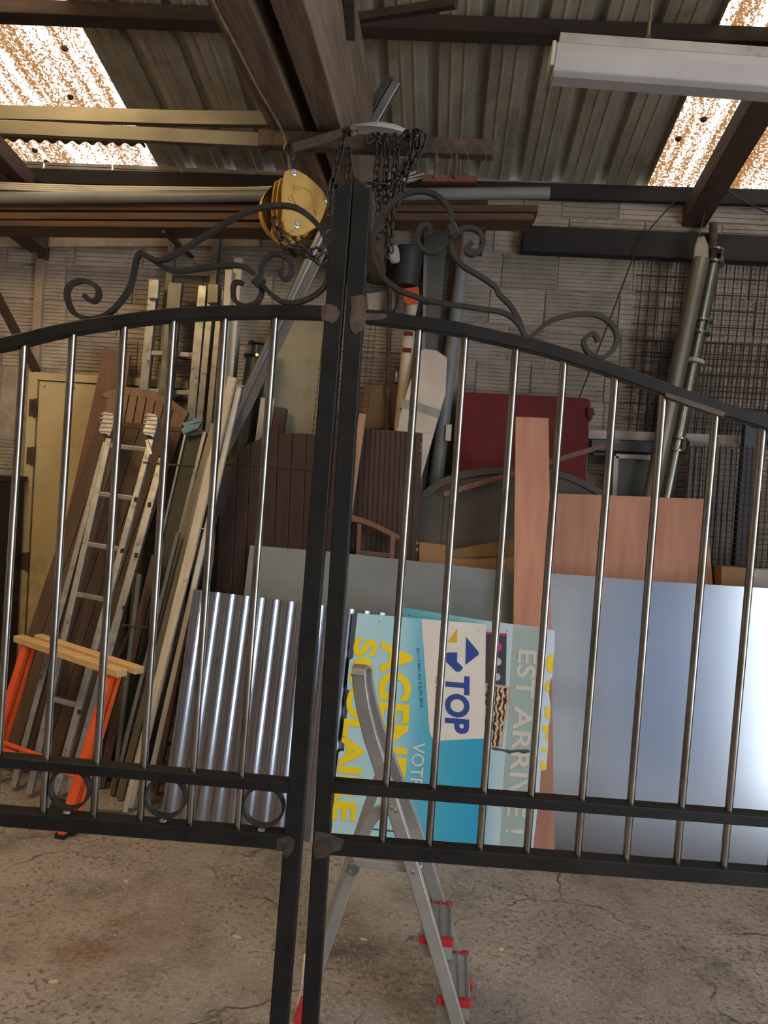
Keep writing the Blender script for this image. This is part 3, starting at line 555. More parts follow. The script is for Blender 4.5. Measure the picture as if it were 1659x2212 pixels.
# ================================================================== LEANING SHEETS AND BOARDS (front to back)
def slab(name, pxs, pl, th, material, label=None, cat=None, parent=None, bevel=0, group=None, clampz=0.0):
    n = pl[0].normalized(); pts = []
    for x, y in pxs:
        p = U(x, y, pl)
        if p.z < clampz:                                    # rests on the floor
            p = U(x, y, pl); p2 = U(x, y-40, pl); t = (clampz-p.z)/(p2.z-p.z); p = p+(p2-p)*t
        pts.append(p)
    lift = max(0.0, -(min(p.z for p in pts) + min(0, n.z*th))) + 0.001
    pts = [p + V((0,0,lift if p.z < 0.05 else 0)) for p in pts]
    o = obj(name, MB().prism(pts, n*th), material, parent, bevel=bevel)
    if label: tag(o, label, cat, group)
    return o
def depth_w(px, p): return px*depth(p)/FPX
def stick(name, top, low, pl, wpx, d, material, label=None, cat=None, parent=None, floor=True, round_=False, bevel=0, group=None, zend=0.004, off=0.0):
    """long straight piece: top pixel, a second pixel along it, extended down to the floor"""
    a, b = U(*top, pl), U(*low, pl); n = pl[0].normalized()
    if floor: b = to_floor(a, b, zend + d*0.3)
    a = a + n*off; b = b + n*off
    wm = depth_w(wpx, a)
    mb = MB()
    if round_: mb.tube([a, b], wm/2, 16)
    else:
        e = n.cross((b-a).normalized()).normalized()
        vs = [p + e*(wm/2*i) + n*(d*j) for p in (a, b) for (i, j) in ((-1,0),(1,0),(1,1),(-1,1))]
        mb.add(vs, [(0,3,2,1),(4,5,6,7),(0,1,5,4),(1,2,6,5),(2,3,7,6),(3,0,4,7)])
    o = obj(name, mb, material, parent, smooth=round_, bevel=bevel)
    if label: tag(o, label, cat, group)
    return o
def overlay(name, pxs, pl, lift, material, parent, th=0.0008, label=None):
    n = pl[0].normalized()
    return obj(name, MB().prism([U(x, y, pl) - n*lift for x, y in pxs], n*th), material, parent, label=label)
def lettering(name, s, p0, p1, cap, pl, material, parent, bold=0.0, lift=0.0022, th=0.0012):
    """text set along p0->p1 (pixels of the baseline start and end); cap = pixel vector from baseline to the top of a capital"""
    cu = bpy.data.curves.new('t', 'FONT'); cu.body = s; cu.size = 1.0; cu.extrude = 0.0; cu.resolution_u = 4; cu.offset = bold
    to = bpy.data.objects.new('t', cu); C.objects.link(to); dg = bpy.context.evaluated_depsgraph_get(); me = bpy.data.meshes.new_from_object(to.evaluated_get(dg))
    bpy.data.objects.remove(to); n = pl[0].normalized()
    xs = [v.co.x for v in me.vertices]; ys = [v.co.y for v in me.vertices]; xa, xb = min(xs), max(xs); yb = 0.73
    A = U(*p0, pl); B = U(*p1, pl); Cv = U(p0[0]+cap[0], p0[1]+cap[1], pl) - A
    vs = [A + (B-A)*((v.co.x-xa)/(xb-xa)) + Cv*(v.co.y/yb) - n*lift for v in me.vertices]
    mb = MB(); fs = [tuple(p.vertices) for p in me.polygons]; N_ = len(vs); mb.add(vs, fs)
    bpy.data.meshes.remove(me)
    o = obj(name, mb, material, parent); sd = o.modifiers.new('solid', 'SOLIDIFY'); sd.thickness = th; sd.offset = 0
    return o
zD = lambda L_: [(x/3.016+700, y/3.016+1250) for x, y in L_]
zd = lambda x, y: (x/3.016+700, y/3.016+1250)
# --- torn advertising board in front
PA = LP(3.33, 0.15)
bA = slab('advertising_board', zD([(218,225),(1055,295),(1045,1040),(1020,1880),(30,1810),(50,1640),(75,1290),(95,1130),(112,1122),(130,1125),(140,960),(160,800),(155,760),(166,730),(150,720),(152,660),(165,530),(190,515),(195,440)]), PA, 0.004, m_boardA, 'blue advertising board with yellow lettering and torn left edge, standing in front', 'sign')
overlay('logo_panel', zD([(635,262),(1055,296),(1046,1040),(750,1055),(720,1048),(700,1028),(690,1000),(683,950)]), PA, 0.0012, m_pwhite, bA, label='white logo panel')
cap = lambda d: (d/3.016, d*0.083/3.016)
lettering('printed_lettering', 'AGENDA', zd(385,405), zd(316,1545), cap(200), PA, m_pyel, bA, 0.035)
lettering('printed_lettering', 'SCOLAIRE', zd(208,385), zd(55,1572), cap(145), PA, m_pyel, bA, 0.035)
lettering('printed_lettering', 'VOTRE', zd(578,1065), zd(556,1412), cap(84), PA, m_pwhite, bA, 0.006)
lettering('printed_lettering', 'DU 17 MAI AU 9 JUIN 2016', zd(604,450), zd(628,838), cap(19), PA, m_pteal, bA, 0.01)
lettering('printed_lettering', 'TOP', zd(800,625), zd(795,1002), cap(150), PA, m_pblue, bA, 0.04)
lettering('printed_lettering', 'OFFICE', zd(726,628), zd(720,912), cap(44), PA, m_pgrey, bA, 0.0)
overlay('logo_triangle', zD([(868,325),(867,418),(803,412)]), PA, 0.0022, m_pgold, bA)
overlay('logo_arrow', zD([(925,378),(1008,478),(1006,497),(920,562)]), PA, 0.0022, m_pblue, bA)
overlay('logo_arrow', zD([(740,470),(795,481),(868,480),(867,540),(905,578),(890,604),(862,607),(793,540),(793,500)]), PA, 0.0022, m_pblue, bA)
for (x, y) in ((360,280),(1008,338)): obj('nail_hole', MB().lathe(U(*zd(x, y), PA), (0,-1,0), [(0.0,0.0012),(0.0028,0.0012),(0.003,0)], 8), m_rubber, bA)
# --- second board
PB = LP(3.37, 0.15)
bB = slab('advertising_board', zD([(515,195),(540,192),(1060,275),(1420,320),(1505,340),(1500,480),(1490,560),(1488,640),(1475,660),(1462,720),(1476,840),(1470,930),(1462,960),(1460,1080),(1448,1245),(1412,1252),(1402,1400),(1350,1880),(480,1840)]), PB, 0.004, m_boardB, 'pale blue advertising board with tiger picture, half hidden behind the logo board', 'sign')
overlay('pale_band', zD([(1235,300),(1420,322),(1330,1860),(1140,1840)]), PB, 0.0012, m_psage, bB)
overlay('picture_card', zD([(1055,345),(1190,356),(1183,697),(1050,680)]), PB, 0.0012, m_pblack, bB, label='dark printed card with dots')
overlay('card_edge', zD([(1056,345),(1190,356),(1189,370),(1056,358)]), PB, 0.0022, m_pmag, bB)
for (x, y, mm) in ((1140,445,m_pmag),(1136,542,m_pdot),(1130,640,m_pdot)):
    overlay('dot', [zd(x+19*math.cos(a), y+24*math.sin(a)) for a in [2*math.pi*i/14 for i in range(14)]], PB, 0.0022, mm, bB)
lettering('printed_lettering', '2016', zd(1078,545), zd(1072,640), cap(13), PB, m_pwhite, bB)
overlay('picture_edge', zD([(1045,680),(1216,704),(1158,1102),(1040,1092)]), PB, 0.0012, m_pframe, bB)
overlay('tiger_picture', zD([(1048,694),(1203,716),(1146,1092),(1040,1082)]), PB, 0.0022, m_tiger, bB, label='tiger fur picture')
lettering('printed_lettering', '2016-2017', zd(1125,925), zd(1105,1052), cap(18), PB, m_pwhite, bB, 0.0, 0.0034)
for s_, y0_, y1_ in (('EST',462,770), ('ARRIVÉ',825,1545), ('!',1600,1655)):
    f_ = lambda y: zd(1268-(y-462)*0.072, y)
    lettering('printed_lettering', s_, f_(y0_+(25 if s_=='!' else 0)), f_(y1_), cap(122), PB, m_pcream, bB, 0.015, 0.0030)
for L_ in ([(1480,490),(1494,500),(1492,560),(1487,618),(1468,612),(1452,580),(1450,530),(1462,500)], [(1462,655),(1470,720),(1455,740),(1440,720),(1446,680)], [(1446,830),(1462,835),(1474,870),(1466,922),(1450,912),(1436,880)],
           [(1424,955),(1462,960),(1458,1070),(1448,1070),(1448,1000),(1422,995)], [(1420,1100),(1452,1110),(1448,1135),(1418,1128)], [(1416,1180),(1448,1205),(1446,1246),(1410,1244)]):
    overlay('cut_letter', zD(L_), PB, 0.0022, m_pyel, bB)
overlay('smudge', zD([(1085,1102),(1120,1098),(1150,1108),(1190,1112),(1215,1118),(1270,1112),(1330,1112),(1345,1128),(1300,1140),(1262,1128),(1205,1138),(1170,1122),(1110,1116)]), PB, 0.0045, m_smudge, bB)
for (x, y) in ((553,238),(1194,342)): obj('nail_hole', MB().lathe(U(*zd(x, y), PB), (0,-1,0), [(0.0,0.0012),(0.0028,0.0012),(0.003,0)], 8), m_rubber, bB)
# --- corrugated sheet
PC = LP(3.335, 0.17, -0.06)
def corrugated(name, TL, TR, BR, BL, pl, n, h, material):
    nn = pl[0].normalized(); tl, tr, br, bl = [U(*q, pl) for q in (TL, TR, BR, BL)]
    prof = []
    for i in range(n):
        for t, hh in ((0.0,0),(0.10,0),(0.20,0.3),(0.32,0.8),(0.40,1),(0.58,1),(0.68,0.75),(0.80,0.25),(0.90,0)): prof.append(((i+t)/n, hh*h))
    prof.append((1.0, 0)); R_ = 6; vs = []; k = len(prof)
    for r in range(R_+1):
        v_ = r/R_; a = tl+(bl-tl)*v_; b = tr+(br-tr)*v_
        vs += [a+(b-a)*u - nn*(hh - 0.003*math.sin(v_*3.0+u*4)) for u, hh in prof]
    fs = [(r*k+i, r*k+i+1, (r+1)*k+i+1, (r+1)*k+i) for r in range(R_) for i in range(k-1)]
    o = obj(name, MB().add(vs, fs), material); sd = o.modifiers.new('solid', 'SOLIDIFY'); sd.thickness = 0.001
    return o
o = corrugated('corrugated_sheet', (418,1273), (836,1325), (790,1842), (346,1772), PC, 13, 0.011, m_corr); tag(o, 'galvanised corrugated sheet leaning behind the gate stiles and the torn blue board', 'metal sheet')
# --- plywood strip, aluminium sheet, zinc sheet, plywood panel
PS = LP(3.50, 0.18); PAL = LP(3.53, 0.17); PZ = LP(3.60, 0.22); PP = LP(3.70, 0.2)
slab('plywood_strip', [(1114,900),(1185,903),(1190,1300),(1198,1850),(1104,1850),(1109,1350)], PS, 0.012, m_ply, 'narrow tall reddish plywood strip between pale blue board and bright sheet', 'board', bevel=0.001)
al = slab('aluminium_sheet', [(1186,1238),(1420,1256),(1680,1272),(1960,1294),(1960,1900),(1197,1850)], PAL, 0.003, m_sheet, 'large bright bluish aluminium sheet leaning on the right', 'metal sheet')
slab('zinc_sheet', [(540,1178),(718,1192),(1112,1236),(1112,1850),(470,1800)], PZ, 0.003, m_zinc, 'dull grey zinc sheet behind the corrugated sheet and blue boards', 'metal sheet')
slab('plywood_sheet', [(1186,1065),(1530,1078),(1533,1180),(1540,1262),(1540,1700),(1186,1700)], PP, 0.015, m_ply, 'wide reddish plywood panel rising behind the bright aluminium sheet', 'board', bevel=0.001)

# ================================================================== BROWN SHUTTERS, ARCHED PANEL, RED PANEL
PB1 = LP(3.80, 0.08)
n1 = PB1[0].normalized()
s1 = thing('shutter', (-0.55, 3.8, 0), 'dark brown arched plank shutter behind the left gate stile', 'shutter')
arc = [(478,1010),(500,988),(530,962),(560,946),(600,937),(640,934),(690,939),(740,952),(762,962)]
def arc_y(x):
    for (xa, ya), (xb, yb) in zip(arc, arc[1:]):
        if xa <= x <= xb: return ya+(yb-ya)*(x-xa)/(xb-xa)
cols = [478,513,541,571,601,631,662,700,731,762]
for xa, xb in zip(cols, cols[1:]):
    k = 0.045
    obj('plank', MB().prism([U(x, y, PB1)+n1*0.004 for x, y in ((xa+0.6, arc_y(xa)), (xb-0.6, arc_y(xb)), (xb-0.6-k*700, 1700), (xa+0.6-k*700, 1700))], n1*0.022), m_brown, s1, bevel=0.0025)
obj('rail', MB().prism([U(x, y, PB1) for x, y in ((487,994),(690,1010),(762,1018),(761,1026),(690,1018),(485,1003))], n1*0.004), m_brown, s1, bevel=0.001)
obj('backing', MB().prism([U(x, y, PB1)+n1*0.012 for x, y in ((481,1012),(760,964),(727,1700),(447,1700))], n1*0.008), m_brown, s1)
PB2 = LP(3.89, 0.08); n2 = PB2[0].normalized()
s2 = thing('shutter', (-0.15, 3.86, 0), 'brown narrow-ribbed shutter right of the gate stiles', 'shutter')
def q2(x, y): return U(x, y, PB2)
obj('frame_panel', MB().prism([q2(*p)+n2*0.006 for p in ((760,922),(912,935),(890,1700),(728,1700))], n2*0.02), m_brown2, s2, bevel=0.001)
xs = [768+i*10.9 for i in range(13)]
for xa, xb in zip(xs, xs[1:]):
    ya = 923+(xa-760)*0.085; obj('slat', MB().prism([q2(*p) for p in ((xa+0.7,ya),(xb-0.7,ya+0.9),(xb-0.7-32,1700),(xa+0.7-32,1700))], n2*0.006), m_brown2, s2)
obj('edge_stile', MB().prism([q2(*p)-n2*0.004 for p in ((899,934),(913,936),(880,1700),(866,1700))], n2*0.012), m_brown2, s2, bevel=0.001)
for yy in (958, 970, 1170, 1184): obj('hinge_knuckle', MB().bar(q2(912-(yy-935)*0.044,yy)-n2*0.006, q2(912-(yy-935)*0.044,yy+6)-n2*0.006, 0.012, 0.008), m_tin, s2)
# small reddish frame in front of the ribbed shutter
PF = LP(3.74, 0.12)
fr = thing('wooden_casement', tuple(U(812,1300,PF)*1.0), 'small reddish-brown wooden frame with curved top before the ribbed shutter', 'frame'); LOC[fr.name] = V(fr.location)
fz = lambda L_: [(x/2.765+450, y/2.765+700) for x, y in L_]
nf = PF[0].normalized()
obj('head', MB().prism([U(x, y, PF) for x, y in fz([(860,1140),(930,1160),(1020,1198),(1090,1235),(1145,1265),(1140,1290),(1080,1262),(1000,1222),(920,1190),(855,1178)])], nf*0.025), m_wstrip, fr, bevel=0.001)
obj('jamb', MB().prism([U(x, y, PF) for x, y in fz([(890,1190),(914,1195),(895,1700),(868,1700)])], nf*0.025), m_wstrip, fr, bevel=0.001)
obj('jamb', MB().prism([U(x, y, PF) for x, y in fz([(1090,1265),(1118,1275),(1090,1700),(1062,1700)])], nf*0.025), m_stick, fr, bevel=0.001)
obj('cross_rail', MB().prism([U(x, y, PF) for x, y in fz([(905,1352),(1090,1368),(1088,1392),(903,1380)])], nf*0.02), m_umber, fr, bevel=0.001)
# arched olive panel with a rim
PO = LP(3.92, 0.10); no_ = PO[0].normalized()
ov = thing('arched_panel', (0.35, 3.92, 0), 'dark olive-grey arched panel in front of the red cloth panel', 'panel')
oarc = [(902,1072),(925,1052),(955,1034),(990,1020),(1040,1012),(1090,1009),(1140,1010),(1190,1014),(1230,1024),(1270,1042),(1310,1064),(1336,1085)]
obj('panel', MB().prism([U(x, y, PO) for x, y in oarc + [(1336,1700),(882,1700),(895,1180)]], no_*0.02), m_olive, ov)
inn = [(905,1090),(930,1068),(958,1050),(992,1036),(1040,1027),(1090,1023),(1140,1024),(1190,1028),(1228,1038),(1265,1055),(1300,1076),(1322,1096)]
obj('rim', MB().prism([U(x, y, PO) for x, y in oarc] + [U(x, y, PO) for x, y in reversed(inn)], -no_*0.012), m_olive, ov, bevel=0.002)
obj('batten', MB().prism([U(x, y, PO) for x, y in ((962,1062),(972,1060),(962,1172),(953,1172))], -no_*0.006), m_olive, ov)
o = obj('wooden_stick', MB().bar(U(958,1068,LP(3.872,0.10)), U(1340,952,YP(4.10)), 0.026, 0.012, (0,0,1)), m_stick, bevel=0.002); tag(o, 'thin reddish-brown stick lying diagonally across the arched panel', 'stick')
PR = LP(4.12, 0.1)
rp = slab('cloth_panel', [(988,846),(1120,852),(1262,859),(1274,864),(1276,876),(1270,886),(1281,898),(1279,906),(1272,912),(1266,1010),(1258,1700),(950,1700),(978,1010)], PR, 0.06, m_redp, 'dark red cloth covered panel with torn corner against the wall', 'panel', bevel=0.006)
obj('torn_tuft', MB().prism([U(x, y, PR) for x, y in ((1268,880),(1280,883),(1284,895),(1274,905),(1268,900))], V((0,-0.02,0))), m_redp, rp)
# cardboard
PK = LP(3.86, 0.10)
cb = thing('cardboard_box', tuple(to_floor(U(1000,1180,PK), U(1000,1300,PK))), 'open brown cardboard box under the arched panel', 'box')
obj('front_flap', MB().prism([U(x, y, PK) for x, y in ((906,1171),(930,1174),(962,1178),(985,1192),(1110,1186),(1110,1480),(900,1470))], V((0,0.045,0))), m_card, cb)
obj('side_flap', MB().prism([U(x, y, LP(3.85,0.10)) for x, y in ((958,1190),(985,1186),(1108,1164),(1110,1200),(985,1205))], V((0,0.003,0))), m_cardd, cb)
o = slab('cardboard_box', [(1558,1224),(1614,1227),(1614,1420),(1558,1416)], LP(3.80,0.05), 0.14, m_card, 'brown cardboard box behind the top edge of the aluminium sheet', 'box', bevel=0.002)
o = slab('concrete_block', [(1617,1229),(1720,1234),(1720,1420),(1617,1415)], LP(3.80,0.05), 0.14, m_lamp, 'pale grey block right of the cardboard box at the picture edge', 'block', bevel=0.004)
o = slab('cardboard_carton', [(785,832),(876,829),(870,926),(778,926)], LP(4.35,0.0), 0.10, m_cardd, 'brown carton standing above the ribbed shutter', 'box', bevel=0.002)
o2 = slab('storage_chest', [(770,928),(850,930),(842,1500),(755,1500)], LP(4.35,0.0), 0.11, m_cabinet, 'dark chest holding the brown carton, hidden behind the ribbed shutter', 'chest', bevel=0.002)
# tool handle
o = stick('tool_handle', (783,893), (768,1000), LP(3.86,0.065), 16, 0.02, m_handle, 'pale wooden tool handle between the two gate stiles', 'handle', floor=True, bevel=0.006)

# ================================================================== THINGS LEANING ON THE WALL, MIDDLE
PW = LP(4.02, 0.1)
fm = thing('wrapped_package', tuple(to_floor(U(905,1000,LP(4.0,0.14)), U(890,1100,LP(4.0,0.14)))), 'long white wrapped package with a grey tape band', 'package')
PQ = LP(3.98, 0.115); nq = PQ[0].normalized()
obj('wrapping', MB().prism([U(x, y, PQ) for x, y in ((908,756),(918,752),(945,757),(966,772),(963,850),(946,905),(905,1050),(870,1250),(818,1250),(862,900),(880,840))], nq*0.05), m_foam, fm, bevel=0.008)
obj('tape_band', MB().prism([U(x, y, PQ)-nq*0.002 for x, y in ((868,862),(900,868),(952,886),(947,903),(898,888),(864,880))], nq*0.054), m_tape, fm)
obj('tape_band', MB().prism([U(x, y, PQ)-nq*0.002 for x, y in ((858,925),(935,925),(930,935),(856,936))], nq*0.054), m_foam, fm)
pp = thing('pvc_pipe', tuple(to_floor(U(998,560,LP(4.17,0.075)), U(945,1030,LP(4.17,0.075)), 0.0)), 'grey plastic pipe leaning between white package and red panel', 'pipe')
PL_ = LP(4.17, 0.075); a, b = U(1000,560,PL_), U(942,1035,PL_); b2 = to_floor(a, b, 0.02); r_ = depth_w(15, a)
obj('pipe', MB().tube([a, b2], r_, 18), m_pvc, pp, smooth=True)
tg = U(966,935,PL_)
obj('paper_tag', MB().prism([U(x, y, LP(4.115,0.075)) for x, y in ((964,917),(976,917),(974,953),(962,951))], V((0,0.002,0))), m_white, pp, label='white paper tag')
s = stick('steel_profile', (946,490), (928,720), LP(4.29,0.045), 42, 0.05, m_greyp, 'wide grey steel profile leaning beneath the planks rack', 'profile', bevel=0.003)
s = stick('steel_angle', (920,490), (916,690), LP(4.24,0.05), 7, 0.02, m_tin, 'thin bright steel edge strip left of the wide grey profile', 'profile')
s = stick('wooden_strip', (992,505), (965,760), LP(4.40,0.01), 18, 0.025, m_wstrip, 'orange-brown wooden strip between grey profile and grey pipe', 'strip', bevel=0.002)
pr_ = thing('wrapped_pole', tuple(to_floor(U(888,660,LP(4.22,0.045)), U(872,830,LP(4.22,0.045)), 0.0)), 'cream pole with red tape marks and an orange film top', 'pole')
PPO = LP(4.22, 0.045); a, b = U(890,655,PPO), U(872,850,PPO)
obj('pole', MB().tube([a, to_floor(a, b, 0.015)], depth_w(14, a), 14), m_cream, pr_, smooth=True)
obj('orange_film', MB().prism([U(x, y, LP(4.18,0.045)) for x, y in ((872,622),(904,618),(906,645),(900,656),(885,658),(872,654),(870,640))], V((0,0.06,0))), m_orangebag, pr_, bevel=0.006, label='crumpled orange film')
for (y_, ) in ((716,),(752,)): obj('tape_mark', MB().bar(U(884-(y_-700)*0.09, y_, LP(4.186,0.045)), U(883-(y_-700)*0.09, y_+9, LP(4.186,0.045)), 0.05, 0.012), m_redp, pr_)
s = stick('steel_rod', (842,620), (838,830), LP(4.31,0.01), 11, 0.02, m_rust, 'rust-brown steel pole leaning left of the cream pole', 'pole', round_=True)
o = obj('foil_bag', MB().lathe(U(858,828,YP(4.395)), (0,0,1), [(0.0,-0.01),(0.03,0.0),(0.033,0.04),(0.022,0.08),(0.006,0.095),(0,0.096)], 12), m_tin, smooth=True); tag(o, 'small crumpled silver foil bag on the brown carton', 'bag')
o = obj('plastic_bucket', MB().lathe(U(875,618,YP(4.34)), (0.03,0,1), [(0,0),(0.065,0.0),(0.076,0.06),(0.08,0.2),(0.076,0.205),(0,0.205)], 22), m_bucket, smooth=True); tag(o, 'black plastic container fixed on the wall under the rack', 'container')
o = obj('plastic_tub', MB().lathe(U(845,550,YP(4.2)), (1,-0.25,0.12), [(0,0),(0.045,0.0),(0.048,0.006),(0.048,0.028),(0.045,0.034),(0,0.034)], 20), m_white, smooth=True); tag(o, 'white round plastic tub beside the black container', 'tub')
o = obj('stone_block', MB().prism([U(x, y, YP(4.38)) for x, y in ((790,632),(850,626),(858,640),(850,668),(795,672))], V((0,0.1,0))), m_mortar, bevel=0.01); tag(o, 'rough stone corbel under the tie beam end', 'stone')
# beige sheet with mesh behind the left stile
sh = slab('beige_sheet', [(560,760),(612,690),(700,690),(700,960),(690,1400),(540,1400),(585,960)], LP(4.2,0.08), 0.006, m_beige, 'pale olive beige sheet behind the diagonal aluminium tube', 'metal sheet')
def mesh_panel(name, TL, TR, BR, BL, pl, nx, ny, r, material, label, over=0.02, off=0.0):
    n = pl[0].normalized(); tl, tr, br, bl = [U(*q, pl) for q in (TL, TR, BR, BL)]; mb = MB()
    P = lambda u, v: tl+(tr-tl)*u + (bl-tl)*v + (br-bl-tr+tl)*(u*v)
    for i in range(nx+1): u = i/nx; mb.bar(P(u, -over), P(u, 1+over), r*2, r*2, (1,0,0))
    for j in range(ny+1): v_ = j/ny; mb.bar(P(-over*1.3, v_)-n*r*2, P(1+over, v_)-n*r*2, r*2, r*2, (0,0,1))
    o = obj(name, mb, material); tag(o, label, 'wire mesh'); return o
mesh_panel('wire_mesh', (702,690), (812,700), (790,930), (676,930), LP(4.12,0.08), 9, 18, 0.0016, m_rust, 'narrow rusty wire mesh strip behind the gate stiles')

# ================================================================== RIGHT WALL: MESH, PROPS, SHELF THINGS
mesh_panel('wire_mesh', (1391,562), (1790,578), (1750,960), (1356,938), YP(4.462), 22, 11, 0.0027, m_wire, 'large rusty reinforcing mesh hung high against the right wall', 0.028)
mesh_panel('wire_mesh', (1398,738), (1790,752), (1760,965), (1374,940), YP(4.447), 21, 9, 0.0027, m_wire, 'second rusty reinforcing mesh overlapping the lower half of the large one', 0.02)
mesh_panel('wire_mesh', (1488,964), (1790,975), (1770,1245), (1474,1228), LP(4.13,0.03), 26, 22, 0.0018, m_wire, 'fine square wire mesh panel low on the right behind the gate bars', 0.02)
# grey radiator / slatted frame behind the fine mesh
rd = thing('slatted_screen', tuple(to_floor(U(1600,1060,YP(4.3)), U(1595,1200,YP(4.3)), 0.0)), 'grey slatted screen behind the fine wire mesh', 'screen')
for i in range(8):
    x = 1496+i*13; obj('slat', MB().bar(U(x,965+i*0.5,YP(4.3)), to_floor(U(x,965,YP(4.3)), U(x-14,1150,YP(4.3)), 0.003), 0.022, 0.015), m_rad, rd)
obj('top_rail', MB().bar(U(1488,958,YP(4.3)), U(1592,966,YP(4.3)), 0.03, 0.03, (0,0,1)), m_rad, rd)
o = stick('steel_post', (1624,915), (1612,1060), LP(4.22,0.03), 26, 0.05, m_steelb, 'dark blue-grey steel post at the right edge behind the mesh', 'post', bevel=0.003)
wf = thing('window_frame', tuple(to_floor(U(1380,1000,YP(4.325)), U(1375,1200,YP(4.325)), 0.0)), 'old off-white window frame leaning behind the prop feet', 'frame')
for (p, q) in (((1330,985),(1430,990)), ((1330,985),(1316,1300)), ((1425,990),(1412,1300)), ((1318,1200),(1415,1205))): obj('frame_bar', MB().bar(U(*p,YP(4.325)), U(*q,YP(4.325)), 0.024, 0.03, (0.7,0,0.7)), m_lamp, wf)
obj('pane', MB().prism([U(x, y, YP(4.337)) for x, y in ((1333,990),(1424,994),(1414,1290),(1318,1290))], V((0,0.004,0))), m_glass, wf)
o = obj('white_rail', MB().bar(U(1270,938,YP(4.42)), U(1620,952,YP(4.42)), 0.05, 0.03, (0,0,1)), m_lamp, bevel=0.003); tag(o, 'off-white horizontal rail on the wall under the big mesh', 'rail')
o = obj('grey_rail', MB().bar(U(1275,962,YP(4.38)), U(1470,968,YP(4.38)), 0.06, 0.06, (0,0,1)).bar(U(1280,980,YP(4.40)), U(1400,985,YP(4.40)), 0.02, 0.03, (0,0,1)), m_steelb, bevel=0.003); tag(o, 'dark grey rail on the wall below the off-white one', 'rail')
# the two steel props
p1 = thing('steel_prop', tuple(to_floor(U(1518,515,LP(4.0,0.09)), U(1408,1065,LP(4.0,0.09)), 0.0)), 'plain olive steel tube with flattened top leaning before the mesh', 'pole')
PX = LP(4.0, 0.09); a, b = U(1514,560,PX), U(1408,1065,PX); rr = depth_w(17.5, a)
obj('tube', MB().tube([a, to_floor(a, b, 0.02)], rr, 18), m_prop, p1, smooth=True)
obj('flat_end', MB().prism([U(x, y, PX) for x, y in ((1507,512),(1522,508),(1531,530),(1532,562),(1497,562),(1499,535))], V((0,0.02,0))), m_prop, p1, bevel=0.006)
p2 = thing('steel_prop', tuple(to_floor(U(1545,560,LP(4.12,0.08)), U(1440,1070,LP(4.12,0.08)), 0.0)), 'green-grey steel post with four flanged collars and a spigot top', 'pole')
PX2 = LP(4.12, 0.08); a, b = U(1540,572,PX2), U(1440,1065,PX2); ax = (b-a).normalized(); rr = depth_w(15.5, a)
obj('tube', MB().tube([a, to_floor(a, b, 0.02)], rr, 18), m_propg, p2, smooth=True)
sp = U(1541,482,PX2)
obj('spigot', MB().tube([sp, a+ax*0.02], depth_w(8.5, a), 14), m_rust, p2, smooth=True)
for cy in (556, 708, 783, 962):
    c = a + (b-a)*((cy-572)/(1065-572)); R2 = rr*1.5; hgt = 0.075 if cy != 783 else 0.02
    cl_ = obj('collar', MB().lathe(c, ax, [(rr,hgt/2),(R2,hgt/2),(R2,hgt/2-0.01),(rr*1.05,hgt/2-0.012)], 24).lathe(c, -ax, [(rr,hgt/2),(R2,hgt/2),(R2,hgt/2-0.01),(rr*1.05,hgt/2-0.012)], 24), m_propg if cy != 783 else m_lamp, p2, smooth=True)
    if cy != 783:
        for q in range(4):
            ang = q*math.pi/2+0.4; e = ax.orthogonal().normalized(); f_ = ax.cross(e); d = e*math.cos(ang)+f_*math.sin(ang)
            obj('web', MB().bar(c+d*R2*0.9-ax*hgt/2*0.98, c+d*R2*0.9+ax*hgt/2*0.98, 0.012, 0.006, d), m_tin, cl_)
# cables on the right
def cable(pxs, y, r, label, material=None, name='cable'):
    pts = smooth_pts([U(px, py, YP(yy)) for (px, py), yy in zip(pxs, y)], 6)
    o = obj(name, MB().tube(pts, r, 6), material or m_cable, smooth=True); return tag(o, label, 'cable')
cable([(1490,398),(1463,428),(1385,520),(1355,590),(1305,722),(1250,862)], [4.36,4.36,4.37,4.38,4.38,4.36], 0.004, 'long dark cable running down from the rafter to the red panel')
cable([(1558,404),(1610,436),(1680,470)], [4.38,4.42,4.40], 0.005, 'short dark cable right of the rafter foot')
cable([(1515,398),(1522,440),(1518,480),(1500,540),(1498,560)], [4.36,4.34,4.3,4.26,4.24], 0.002, 'thin string hanging from the rafter foot to the prop', m_rope)

# ================================================================== LEFT CLUSTER
# black cabinet at the left edge
PN = YP(4.0)
cbx = U(54,1040,YP(4.42)).x
cab = thing('cabinet', (-2.7, 4.2, 0), 'black stained cabinet at the left edge beside the cream door', 'cabinet')
zt = U(30,1032,PN).z
obj('body', MB().span(-3.3, cbx, 4.0, 4.42, 0.004, zt-0.03), m_cabinet, cab, bevel=0.004); obj('top', MB().span(-3.32, cbx+0.015, 3.98, 4.425, zt-0.03, zt), m_dark, cab, bevel=0.003)
obj('door', MB().span(-3.2, cbx-0.03, 3.985, 4.0, 0.05, zt-0.06), m_cabinet, cab, bevel=0.003)
